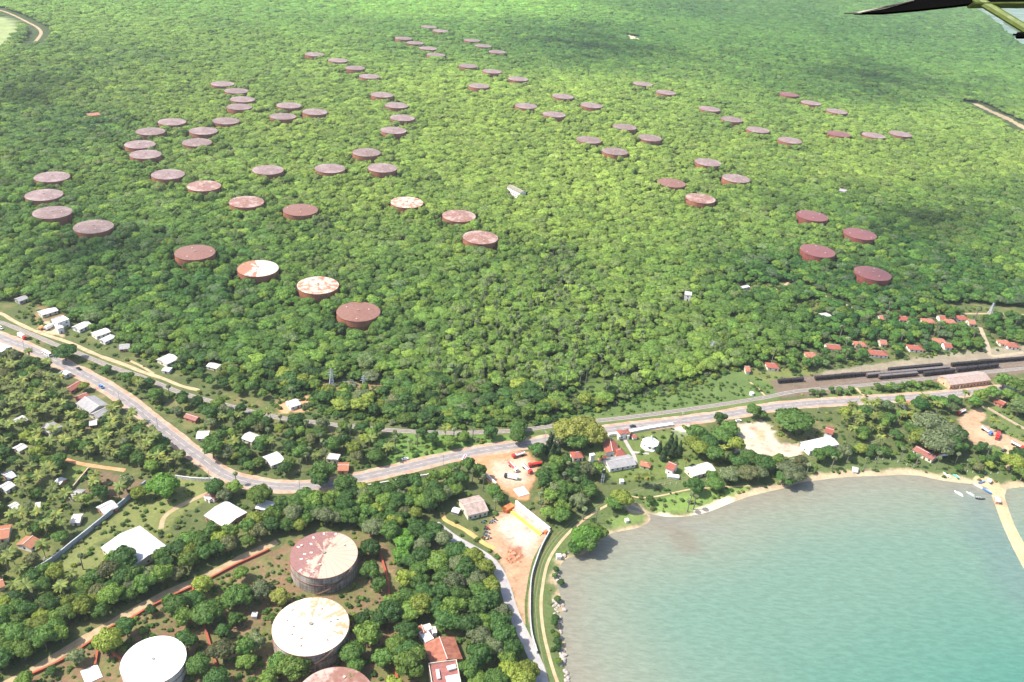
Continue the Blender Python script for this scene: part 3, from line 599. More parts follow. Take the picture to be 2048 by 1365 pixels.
HT = '''warehouse|warehouse|broad white roofed warehouse on the lawn above the tree belt|240,1068,296,1112,23,4,2,gable,white,cream|big white warehouse
store_building|store|bright white square roof beside the tree belt and road bend|430,1014,472,1038,16,4,1,gable,white,brick|white square roof
shed|shed|small white shed between the square white roof and the belt of trees|516,1006,546,1012,8,3,.8,gable,white,grey|small white shed
house|house|white gabled house against the blue grey wall|198,1018,228,1003,8,3,1.5,gable,white,brick|white gabled house by the wall
hut|hut|weathered pale hut below the brown garden plot, left of the wall|143,1035,163,1034,7,2.6,1,gable,pale,cream|weathered pale hut
house|house|orange tiled house with a white lean-to at the lower left|45,1090,66,1072,9,3,1.6,gable,orange,white|orange tiled house
house|house|red and orange roofed house cut by the left edge, beside the orange tiled house|-8,1062,20,1058,11,3,1.6,gable,orange,white|orange roof on left edge
hut|hut|small orange roofed hut at the left edge below the others|-10,1166,6,1160,7,3,1.2,gable,orange,cream|small orange hut
house|house|white roofed house near left edge, upper of two in palms|8,952,26,944,8,2.8,1,gable,white,brick|
house|house|pale grey roofed house near left edge, lower of two in palms|2,976,22,964,7,2.8,1,gable,pale,white|
hut|hut|small grey roofed hut in the left village, nearest to the orange tiled house|20,1014,36,1006,6,2.6,1,gable,pale,cream|small grey hut
hut|hut|tiny white roofed hut standing alone in a green village clearing|70,1010,81,1008,4,2.4,.5,gable,white,cream|
house|house|grey roofed house beside the brown garden plot|144,984,164,986,8,2.8,1.2,gable,grey,cream|grey house by garden plot
hut|hut|small white roofed hut left of the grassy garden strip|114,958,127,962,5,2.5,.8,gable,white,brick|
house|house|white sheet roofed house farthest up the yellow track|78,626,112,616,8,2.8,.8,gable,white,cream|white sheet roofed house
house|house|cream roofed house right of the two-storey house|150,655,176,643,8,3,1.2,gable,pale,white|
house|house|larger pale roofed house of the close pair above the dark roadside tree|186,668,216,658,8,3,1,gable,pale,white|pale pair of houses
house|house|narrow white house of the close pair above the dark roadside tree|203,681,226,670,6,2.6,.8,gable,white,white|
house|house|dark grey roofed house hidden between forest trees and yellow track|238,692,260,690,8,2.6,1,gable,grey,brick|
house|house|wide pale grey roofed house right above the yellow track|322,722,348,710,11,3,1.2,gable,pale,cream|wide pale house by track
shed|shed|tiny white shed in front of the wide pale grey house|326,737,342,739,5,2.4,.4,gable,white,white|
hut|hut|white roofed hut among palmyra palms at the forest edge|417,727,440,733,6,2.6,.8,gable,pale,cream|
hut|hut|white roofed hut right below the coast road near the top of the palm grove|122,742,136,748,6,2.8,.8,gable,white,cream|
house|house|red roofed house beside the road, upper of two above the grey hall|133,778,160,762,6,3,1.2,gable,red,brick|
house|house|red roofed house touching the grey hall, lower of two|150,795,174,786,6,3,1.2,gable,red,brick|
hut|hut|pale roofed hut at the left edge among coconut palms|28,842,50,833,7,2.8,1,gable,pale,brick|
house|house|rounded grey roofed house inside the coconut grove|93,847,112,857,9,2.8,1.4,gable,grey,white|grey house in grove
hut|hut|small pale hut just below the grey hall|178,844,194,842,6,2.6,1,gable,pale,brick|
hut|hut|pale roofed hut beside the orange lane at the left edge|30,898,48,888,6,2.6,1,gable,pale,cream|
house|house|white roofed house cut by the left edge beside the road|-14,688,14,697,9,3,1,gable,white,grey|
house|house|white roofed house on orange dirt right of the straight road|393,868,418,867,8,2.8,1,gable,pale,cream|house right of straight road
house|house|pinkish red roofed house between railway and road|372,828,396,836,5,2.8,1,gable,maroon,brick|
house|house|cream roofed house behind the large roadside tree|490,868,512,876,8,2.8,1,gable,pale,white|
house|house|bright white roofed house in the clearing above the road bend|533,921,562,910,11,3,1,gable,white,cream|bright white house above bend
house|house|flat white roofed house attached above the orange roofed one|656,913,678,916,6,3,.3,flat,white,cream|
house|house|orange roofed house beside the road, right of a round green tree|675,931,698,931,8,3,1.1,gable,orange,orange|orange roadside house
hut|hut|white roofed hut on bare orange dirt above the railway|575,808,597,801,8,2.8,1,gable,white,white|hut on orange dirt
warehouse|warehouse|old warehouse with stained pinkish grey double roof near the yards|926,1011,968,1001,15,4,2,gable,old,cream|old stained warehouse
hut|hut|small broken white hut left of the old stained warehouse|905,1017,920,1021,4,2.2,.6,gable,white,grey|
house|house|red pyramid roofed white house under the spreading tree|1149,905,1160,904,7,3.2,2,hip,red,white|red pyramid roofed house
hut|hut|small red roofed hut beside the tall white tank house|1201,914,1212,913,4.5,2.5,.9,hip,red,white|
tank_house|tower|tall narrow white block between two red roofed houses|1183,908,1186,912,3,6,.3,flat,white,white|
barracks|building|long grey roofed white building on the lawn|1213,924,1266,915,11,3,1.8,gable,grey,white|long grey roofed building
kiosk|kiosk|tiny red roofed kiosk right of the gatehouse|1266,870,1272,869,3.2,2.4,.9,hip,red,white|
hut|hut|small orange roofed hut with yellow flowering tree in front|1285,924,1298,927,5,2.6,1.1,hip,orange,cream|orange hut
house|house|red gabled tall white house beside dark conifers|1337,924,1353,931,8,4.5,2.2,gable,red,white|red gabled white house
cistern|cistern|low white cistern in front of the red gabled house|1335,951,1358,954,3,1.4,.3,flat,white,white|
barracks|building|long pale grey roof half under trees right of red gabled house|1377,942,1424,930,9,3,1.2,gable,pale,cream|half hidden pale long roof
warehouse|warehouse|long white arched-front warehouse by the bare sand|1611,891,1669,878,10,4.5,1.2,gable,white,white|long white warehouse
house|house|square red roofed building behind the long white warehouse|1651,856,1668,861,9,5,1,gable,red,white|square red roof
house|house|orange roofed roadside house beside a dark round tree|1806,806,1834,804,7,3,1.3,gable,orange,white|orange house on right road
depot|building|long maroon roofed depot under the huge grey green tree|1832,893,1872,914,8,3.2,1.2,gable,maroon,cream|maroon depot
station|station|long railway station with grey and red roof beside the black wagons|1890,757,1971,747,14,4.5,2.2,gable,station,orange|railway station
house|house|lone white house with mossy roof in the middle of the forest|1020,370,1047,383,9,9,1.6,gable,moss,white|
house|house|white flat roofed two-storey house alone in lower right forest|1370,587,1383,589,7,6,.5,flat,white,white|
hut|hut|flat white ruin in the clearing below the forest|1478,577,1497,573,4,2.4,.4,flat,white,white|
house|house|orange roofed building alone in the upper left forest|172,228,198,226,14,4.5,1.5,gable,orange,orange|
house|house|pale violet roofed house in the forest at the right|1680,378,1694,381,9,7,1.2,gable,violet,white|
hut|hut|grey roofed hut in trees above the white sheet roofed house|32,599,52,592,7,3,1,gable,grey,grey|
tent|tent|small white peaked tent near the beach|1705,934,1717,937,5,1.6,1.4,gable,white,white|white beach tent
pump_house|pump house|white block on the leafy point by the bay|1159,1066,1172,1065,4,3.5,.3,flat,white,white|white block on the point
hut|hut|tiny white hut on the shore rocks below the leafy point|1113,1112,1122,1112,2.5,2,.3,flat,white,white|
hut|hut|tiny white shelter on the grassy spit by the creek|1251,1041,1257,1040,2,1.5,.3,flat,white,white|
hut|hut|white roofed hut on the sandy jetty|1990,996,2001,998,4.5,2.4,.8,gable,white,orange|
hut|hut|white hut where the sandy jetty meets the beach|1976,957,1984,960,4,2.2,.8,gable,white,cream|
hut|hut|tiny white pump hut on the lawn below the long grey roof|1240,962,1247,962,2.6,2,.3,flat,white,white|
hut|hut|tiny white inspection hut on the brown compound ground|504,1230,514,1230,2.6,1.8,.3,flat,white,white|
house|house|small pale roofed house alone above the rail side woods|1643,630,1659,628,8,3,1,gable,pale,white|
house|house|red brick house at the right end of the road|1992,797,2012,806,7,3,1.2,gable,red,brick|
'''
for ln in HT.strip().splitlines():
    nm, cat, lab, sp, land = ln.split('|'); q = sp.split(','); spec = [float(v) for v in q[:7]]+q[7:]
    building(nm, cat, lab, spec, land or None)
building('house', 'house', 'white two-storey house with dark window openings beside the yellow track', (109, 644, 132, 636, 9, 6.2, .5, 'flat', 'white', 'white'), 'two-storey white house', blocks2=[(112, 657, 126, 653, 5, 4.6, .3, 'flat', 'white', 'white')], frames=True)
building('house', 'house', 'maroon roofed house with white lower roofs at the road bend', (417, 991, 436, 976, 7, 3.2, 1.6, 'gable', 'maroon', 'white'), 'maroon house at bend', blocks2=[(432, 975, 446, 981, 5, 3, 1, 'gable', 'maroon', 'brick'), (411, 992, 424, 999, 3, 2.4, .3, 'flat', 'white', 'white')])
building('hall', 'hall', 'large grey roofed hall with white ridge in the palm grove', (169, 794, 198, 813, 13, 4, 2.2, 'gable', 'grey', 'cream'), 'grey hall', blocks2=[(186, 829, 212, 815, 8, 3.2, 1.3, 'gable', 'grey', 'cream')])
building('house', 'house', 'red L-shaped hipped house behind the gatehouse', (1220, 878, 1225, 903, 9, 3.4, 2., 'gable', 'red', 'white'), 'red L-shaped house', blocks2=[(1228, 901, 1249, 898, 8, 3.4, 1.9, 'hip', 'red', 'white')])
building('gatehouse', 'gatehouse', 'white gatehouse with red roofs on the roadside wall', (1240, 861, 1256, 859, 4.5, 5, 1.3, 'hip', 'red', 'white'), 'gatehouse', blocks2=[(1236, 872, 1240, 872, 3.5, 3, .3, 'flat', 'white', 'white'), (1254, 870, 1258, 870, 3.5, 3, .3, 'flat', 'white', 'white')], frames=True)
building('house', 'house', 'long red tiled hall joined to the cream terrace building', (878.5, 1274, 895, 1319, 15, 4, 2.6, 'gable', 'tile', 'brick'), 'red tiled hall', blocks2=[(843, 1250, 848, 1266, 4.5, 3, .8, 'gable', 'orange', 'white'), (852, 1249, 858, 1262, 3.5, 3.4, .3, 'flat', 'white', 'white'), (843, 1277, 862, 1268, 7, 3.2, .3, 'flat', 'white', 'white'), (862, 1262, 874, 1260, 4, 3, .3, 'flat', 'pale', 'white')], frames=True)
b = building('villa', 'building', 'cream two-storey building with red roof terrace and white stair towers', (885, 1326, 897, 1392, 13.5, 6.6, .9, 'flat', 'maroon', 'cream'), 'cream terrace building', blocks2=[(872, 1349, 880, 1348, 5, 7.6, .2, 'flat', 'white', 'white'), (901, 1330, 905, 1340, 4, 7.8, .2, 'flat', 'white', 'white'), (903, 1350, 909, 1372, 6, 7.4, .2, 'flat', 'white', 'cream')], frames=True)
for x, y, w_ in ((1762, 631, 12), (1808, 632, 18), (1858, 637, 18), (1884, 631, 15), (1900, 638, 18), (1927, 632, 18), (1944, 640, 15)):
    pass
def redrow(phr, grp, pts):
    for i, (x, y, w_) in enumerate(pts):
        building('cottage', 'cottage', f'red tiled cottage, {ordn(i+1)} from left in the {phr}', (x-w_/2, y+w_*.02, x+w_/2, y+w_*.1, 8.5, 3, 2., 'hip' if i % 3 else 'gable', 'red' if i % 2 else 'tile', 'white' if i % 2 else 'cream'), f'{ordn(i+1)} cottage of {phr.split(" ")[0]} row', group=grp)
redrow('back row behind the rail yard', 'red cottages in the back row', [(1762, 631, 8), (1809, 632, 14), (1858, 637, 14), (1884, 631, 13), (1901, 638, 13), (1925, 631, 14), (1943, 640, 14)])
redrow('front row above the wagons', 'red cottages in the front row', [(1495, 733, 10), (1546, 726, 13), (1624, 705, 12), (1666, 688, 28), (1721, 683, 13), (1757, 700, 26), (1766, 680, 14), (1832, 690, 18), (1881, 677, 14), (1895, 686, 16), (2010, 680, 12), (2026, 685, 14)])
# flat slabs
for (x1, y1, x2, y2, w_, lab) in ((1032, 987, 1053, 981, 8, 'bright concrete slab at the gap between the two yards'), (166, 1357, 200, 1342, 9, 'broken white concrete slab left of the clean white tank')):
    p = G(x1, y1); q = G(x2, y2); c_ = (p+q)/2; mb = MB(); mb.box((0, 0, .2), (np.linalg.norm(q-p), w_, .4)); mb.box((.6, .3, .45), (np.linalg.norm(q-p)*.5, w_*.6, .1))
    o = mb.build('concrete_slab', plain('slab_white', (.8, .77, .72), (.6, .52, .44), .5)); o.location = (c_[0], c_[1], 0); o.rotation_euler = (0, 0, math.atan2(*(q-p)[1::-1])); tag(o, lab, 'slab'); CIRC.append((c_[0], c_[1], 6))
# ------------------------------------------------------------------ walls and posts
def wall(pts, hgt_, th, m, label, cat='wall', name='wall', posts=0., base=0., land=None):
    P = W(pts); P = smooth_line(P, 4.) if len(P) > 2 else P
    T = np.gradient(P, axis=0); T /= np.linalg.norm(T, axis=1)[:, None]; Nn = np.stack([-T[:, 1], T[:, 0]], 1); A = P+Nn*th/2; B = P-Nn*th/2; n = len(P); z = hgt(P[:, 0], P[:, 1])
    V = np.vstack([np.c_[A, z], np.c_[B, z], np.c_[A, z+hgt_], np.c_[B, z+hgt_]]); qs = []
    for i in range(n-1): qs += [(i, i+1, 2*n+i+1, 2*n+i), (n+i+1, n+i, 3*n+i, 3*n+i+1), (2*n+i, 2*n+i+1, 3*n+i+1, 3*n+i)]
    qs += [(0, 2*n, 3*n, n), (n-1, 2*n-1, 4*n-1, 3*n-1)]
    root = empty(name, (0, 0, 0), 0, label, cat); link('wall_body', arrmesh('wall_body', V, qs), m, root)
    cm = arrmesh('coping', np.vstack([np.c_[P+Nn*(th/2+.08), z+hgt_+.01], np.c_[P-Nn*(th/2+.08), z+hgt_+.01], np.c_[P+Nn*(th/2+.08), z+hgt_+.13], np.c_[P-Nn*(th/2+.08), z+hgt_+.13]]), [(i, i+1, 2*n+i+1, 2*n+i) for i in range(n-1)]+[(n+i+1, n+i, 3*n+i, 3*n+i+1) for i in range(n-1)]+[(2*n+i, 2*n+i+1, 3*n+i+1, 3*n+i) for i in range(n-1)]); link('coping', cm, m, root)
    if posts:
        L_ = np.r_[0, np.cumsum(np.linalg.norm(np.diff(P, axis=0), axis=1))]; pm = MB().box((0, 0, hgt_/2+.15), (.4, th+.3, hgt_+.3)).me('pier'); pm.materials.append(m)
        for s_ in np.arange(0, L_[-1], posts):
            x = np.interp(s_, L_, P[:, 0]); y = np.interp(s_, L_, P[:, 1]); t = np.array([np.interp(s_, L_, T[:, 0]), np.interp(s_, L_, T[:, 1])]); link('pier', pm, None, root, (x, y, float(hgt(x, y))), (0, 0, math.atan2(t[1], t[0])))
    CAPS.append((P[::2], 1.3)); return root
mw = plain('masonry_white', (.76, .73, .7), (.55, .5, .46), .35, .85); mg = plain('masonry_grey', (.36, .36, .37), (.5, .48, .46), .3, .9); mr = plain('masonry_red', (.36, .07, .03), (.27, .09, .055), .4, .8); mbg = plain('masonry_blue_grey', (.28, .31, .34), (.4, .41, .42), .25, .9); mt = plain('masonry_tan', (.45, .34, .25), (.35, .24, .17), .3, .9)
wall('1031,1009 1099,1064', 3., .9, mw, 'tall white wall behind the painted terrace of the lower yard', posts=0)
wall('1099,1066 1083,1096 1071,1128 1063,1156 1060,1190 1060,1240 1064,1275 1074,1308', 2., .5, mg, 'long curving grey wall between the lower yard and the bay path', posts=6)
wall('70,1146 107,1123 140,1096 175,1068 208,1041 250,1006 292,970', 3.2, .5, mbg, 'blue grey boundary wall between village and lawn', posts=8)
wall('720,978 760,971 800,964 878,950', 2.2, .4, mw, 'white roadside wall with piers right of the leaning roadside tree', posts=5)
wall('352,957 395,962 440,962', 2.2, .4, mw, 'short white wall with piers at the road bend', posts=4)
wall('1217,873 1236,870', 2., 1.6, mw, 'short white wall left of the gatehouse')
wall('1259,866 1300,858 1345,851', 1.6, 2.6, mw, 'broad white wall right of the gatehouse')
wall('942,928 967,942', 2.4, .4, mg, 'grey wall at the entrance of the upper yard'); wall('972,952 992,971', 2., .8, mw, 'white wall edging the lower left side of the upper yard')
wall('1975,818 2010,838 2060,866', 1.4, .5, mt, 'tan wall along the green field at the right')
wall('142,982 178,939', 1.6, .5, mt, 'tan wall between grass strip and brown garden plot')
RW = [('57,1354 122,1324 180,1287 225,1255 262,1240 287,1224 330,1201 375,1180 420,1159 467,1134 520,1110 538,1101', 'long straight red wall along the patrol track'), ('385,1173 390,1198', 'short red wall between two compound trees'), ('408,1250 418,1285 428,1318 440,1352', 'red wall right of the clean white tank'), ('225,1309 247,1325', 'short red wall touching the left of the clean white tank'), ('196,1303 191,1332', 'thin red wall left of the clean white tank'), ('367,1320 372,1336 378,1350', 'short red wall at the right foot of the clean white tank'), ('759,1104 768,1135 776,1164 778,1196', 'red wall right of the half bleached tank'), ('782,1300 787,1330 796,1365', 'red wall between white roofed tank and cream building')]
for s_, lab in RW: wall(s_, 1.3, .9, mr, lab, 'wall', 'bund_wall')
# painted terrace
p = G(1026, 1021); q = G(1086, 1068); c_ = (p+q)/2; Lx = np.linalg.norm(q-p); root = empty('painted_terrace', (c_[0], c_[1], 0), math.atan2(q[1]-p[1], q[0]-p[0]), 'red and yellow painted terrace along the white yard wall', 'terrace')
for i, (hh_, y_, c1_, c2_) in enumerate(((2.2, 1.9, (.55, .3, .26), (.6, .42, .36)), (1.4, .0, (.56, .26, .2), (.6, .4, .33)), (.6, -1.9, (.75, .6, .04), (.7, .55, .08)))):
    MB().box((0, y_, hh_/2), (Lx-i*.1, 1.88, hh_)).build('step', plain(f'step_paint_{i}', c1_, c2_, .4), root)
MB().box((-Lx/2-2.2, -2, 1.3), (4, 7, 2.6)).build('ramp_block', plain('block_red', (.6, .08, .05), (.6, .22, .05), .25), root); MB().box((Lx/2+.9, 1.4, 1.1), (1.6, 1.6, 2.2)).build('gate_block', plain('block_red', ()), root)
RECT.append((c_[0], c_[1], Lx/2+5, 6, math.atan2(q[1]-p[1], q[0]-p[0])))
# heap of soil
p = G(1027, 1113); mb = MB(); rr = random.Random(3)
for i in range(46):
    a = rr.uniform(0, 6.28); d = rr.uniform(0, 5.5); s_ = rr.uniform(.5, 1.5); x = d*math.cos(a); y = d*math.sin(a)*1.1; mb.cyl((x, y, 0), s_, .45+rr.uniform(0, .9)*(1-d/6.5), 7, s_*.35)
o = mb.build('soil_heap', plain('soil_red', (.3, .1, .05), (.5, .26, .15), .5)); o.location = tuple(p); tag(o, 'heaps of dark red soil in the middle of the lower yard', 'soil heap', kind='stuff')
# utility poles, pylons
wood = plain('pole_concrete', (.5, .47, .43), (.4, .37, .33)); galv = plain('galvanised', (.55, .57, .6), (.45, .47, .5), 2, .45)
def pole_proto():
    t = empty('utility_pole', (0, 0, 0)); MB().cyl((0, 0, 0), .2, 9.5, 8, .13).build('shaft', wood, t); MB().box((0, 0, 9), (2.2, .14, .14)).box((0, 0, 8.2), (1.6, .14, .14)).build('crossarm', wood, t)
    ins = MB()
    for x in (-1, 0, 1): ins.cyl((x, 0, 9.07), .08, .28, 6)
    ins.build('insulator', plain('insulator', (.7, .7, .68)), t); return t
pole0 = None
for x, y, lab in ((50, 703, 'utility pole beside the parked white lorry'), (239, 801, 'utility pole on the straight road near the grey hall'), (316, 858, 'utility pole midway down the straight road'), (886, 932, 'utility pole where the road climbs from the bend'), (1913, 792, 'pale utility pole by the road in front of the station'), (1636, 819, 'utility pole beside the large dark round tree'), (1714, 811, 'utility pole opposite the dirt crossing'), (94, 1142, 'utility pole at the lower end of the blue grey wall'), (419, 963, 'utility pole at the short white wall by the bend'), (711, 917, 'tall utility pole beside the orange roadside house'), (1362, 846, 'utility pole at the end of the broad white wall'), (1090, 885, 'utility pole beside the road above the upper yard'), (600, 985, 'utility pole just below the road bend'), (1345, 668, 'lone utility pole in the forest edge palms')):
    p = G(x, y); rz = random.uniform(0, 3.1)
    if pole0 is None: pole0 = pole_proto(); pole0.location = tuple(p); pole0.rotation_euler = (0, 0, rz); tag(pole0, lab, 'utility pole', 'utility poles'); kids(pole0)
    else: dup(pole0, p, rz, lab, 'utility poles')
def pylon(x, y, H, base, label, arms=3):
    p = G(x, y); t = empty('transmission_tower', p, .3, label, 'pylon', 'transmission towers'); mb = MB(); n = 7
    def w_(z): return base*(1-z/H)**1.15+.35
    zs = [H*(1-(1-i/n)**1.2) for i in range(n+1)]; cs = [(-1, -1), (1, -1), (1, 1), (-1, 1)]
    for i in range(n):
        a, b = w_(zs[i])/2, w_(zs[i+1])/2
        for k in range(4):
            c, d = cs[k], cs[(k+1) % 4]
            mb.bar((c[0]*a, c[1]*a, zs[i]), (c[0]*b, c[1]*b, zs[i+1]), .17); mb.bar((c[0]*a, c[1]*a, zs[i]), (d[0]*b, d[1]*b, zs[i+1]), .1); mb.bar((d[0]*a, d[1]*a, zs[i]), (c[0]*b, c[1]*b, zs[i+1]), .1); mb.bar((c[0]*b, c[1]*b, zs[i+1]), (d[0]*b, d[1]*b, zs[i+1]), .09)
    mb.build('lattice', galv, t)
    for k in range(arms):
        z = H*(.72+.11*k); l = 2.8-.5*k; m2 = MB(); m2.bar((-l, 0, z), (l, 0, z), .12); m2.bar((-l, 0, z), (0, 0, z+.9), .09); m2.bar((l, 0, z), (0, 0, z+.9), .09); m2.build('crossarm', galv, t)
pylon(664, 783, 20, 5, 'tall lattice tower on the orange bank, left of the pair'); pylon(728, 784, 14, 3.5, 'shorter lattice tower on the bank, right of the pair'); pylon(1422, 710, 13, 3, 'lone lattice tower at the forest edge'); pylon(1980, 628, 12, 3, 'small lattice tower behind the red roofed cottages')
p = G(699, 786); t = empty('switch_gantry', p, .1, 'grey double pole gantry between two lattice towers', 'gantry'); mb = MB()
for x in (-3.2, 0, 3.2): mb.bar((x, 0, 0), (x, 0, 10), .16)
mb.build('pole', galv, t); mb = MB()
for z in (9.6, 7.4, 5): mb.bar((-4.2, 0, z), (4.2, 0, z), .13)
mb.build('crossbar', galv, t)
# water tower, shrine, dish
p = G(1204, 968); t = empty('water_tower', p, .2, 'black ball shaped water tank on a tall thin stand', 'water tower'); mb = MB()
for a, b in ((-.7, -.7), (.7, -.7), (.7, .7), (-.7, .7)): mb.bar((a, b, 0), (a, b, 9.6), .12)
for z in (3, 6, 9.4):
    for a, b in (((-.7, -.7), (.7, -.7)), ((.7, -.7), (.7, .7)), ((.7, .7), (-.7, .7)), ((-.7, .7), (-.7, -.7))): mb.bar((*a, z), (*b, z), .08)
mb.build('stand', galv, t); mb = MB(); mb.cyl((0, 0, 9.5), 1.3, 1.9, 16); mb.cyl((0, 0, 11.4), 1.3, .5, 16, .5); mb.build('tank', plain('black_plastic', (.02, .02, .022), rough=.35), t, False); MB().cyl((0, 0, 11.9), .42, .14, 10).build('lid', plain('lid_white', (.7, .7, .7)), t)
CIRC.append((p[0], p[1]-3, 7)); LAND.append((p[0], p[1], 'black water tower'))
p = G(1300, 893); t = empty('shrine', p, .2, 'white eight sided shrine with a small spire on the lawn', 'shrine'); wm = plain('shrine_white', (.84, .83, .8), (.75, .73, .7), .5)
MB().cyl((0, 0, 0), 7, .6, 8).build('plinth', wm, t); MB().cyl((0, 0, .6), 5.6, 3, 8, 5.4).build('wall', wm, t); MB().cyl((0, 0, 3.6), 6.3, 1.6, 8, 2.6).cyl((0, 0, 5.2), 2.6, .9, 8, 1.8).build('roof', wm, t); MB().cyl((0, 0, 6.1), 1.2, 3.4, 8, .1).build('spire', wm, t)
for i in range(8):
    a = 2*PI*(i+.5)/8; link('window', winme, None, t, (5.18*math.cos(a), 5.18*math.sin(a), 2.), (0, 0, a+PI/2))
CIRC.append((p[0], p[1], 9)); CIRC.append((p[0], p[1]-8, 5)); LAND.append((p[0], p[1], 'white shrine'))
p = G(1503, 790); t = empty('water_tank', p, 0, 'small round white tank alone in the meadow by the railway', 'water tank'); MB().cyl((0, 0, 0), 1.7, 2.2, 20).build('body', wm, t); MB().cyl((0, 0, 2.2), 1.8, .5, 20, .2).build('lid', wm, t); CIRC.append((p[0], p[1], 4))
# fence posts
posts = PP('1329,970 1340,970 1352,969 1364,968 1376,966 1388,965 1400,963 1412,962 1423,961 1434,960 1445,959 1456,958 1813,931 1827,933 1922,944 1934,945 1945,946 1958,947 1970,948 1981,948 1995,948 1750,921 1765,920 1780,921 1795,925')
pmesh = MB().box((0, 0, .9), (.22, .22, 1.8)).me('fence_post'); pmesh.materials.append(mw)
for i, (x, y) in enumerate(posts):
    lf = x < 1600; o = link('fence_post', pmesh, None, None, tuple(G(x, y))); tag(o, f'white fence post, {ordn(i+1 if lf else i-11)} made from left along the {"grass below the long buildings" if lf else "beach by the boats"}'.replace(' made', ''), 'fence post', 'white fence posts')
# ------------------------------------------------------------------ vehicles
tyre = plain('tyre', (.02, .02, .02), rough=.9); PAINT = {'red': plain('paint_red', (.55, .03, .03), (.5, .05, .04), rough=.35, spec=.5), 'white': plain('paint_white', (.8, .8, .8), (.72, .7, .68), rough=.35, spec=.5), 'blue': plain('paint_blue', (.06, .2, .5), (.06, .17, .4), rough=.35, spec=.5), 'dark': plain('paint_dark', (.03, .035, .045), rough=.3, spec=.6), 'orange': plain('paint_orange', (.6, .22, .05), (.5, .2, .08), rough=.5), 'silver': plain('paint_silver', (.5, .52, .55), rough=.3, spec=.6), 'black': plain('wagon_black', (.022, .02, .022), (.045, .035, .035), rough=.7), 'brown': plain('wagon_brown', (.07, .045, .045), (.11, .07, .065), rough=.75), 'rgrey': plain('wagon_roof_grey', (.11, .095, .09), (.17, .15, .14), rough=.7), 'teal': plain('paint_teal', (.1, .5, .45), rough=.4)}
wheelme = MB().cyl((0, -.16, 0), .5, .32, 14, axis='y').me('wheel'); wheelme.materials.append(tyre)
def wheels(t, xs_, y, r=.5):
    for x in xs_:
        for sg in (-1, 1): o = link('wheel', wheelme, None, t, (x, sg*y, r)); o.scale = (r*2, 1, r*2)
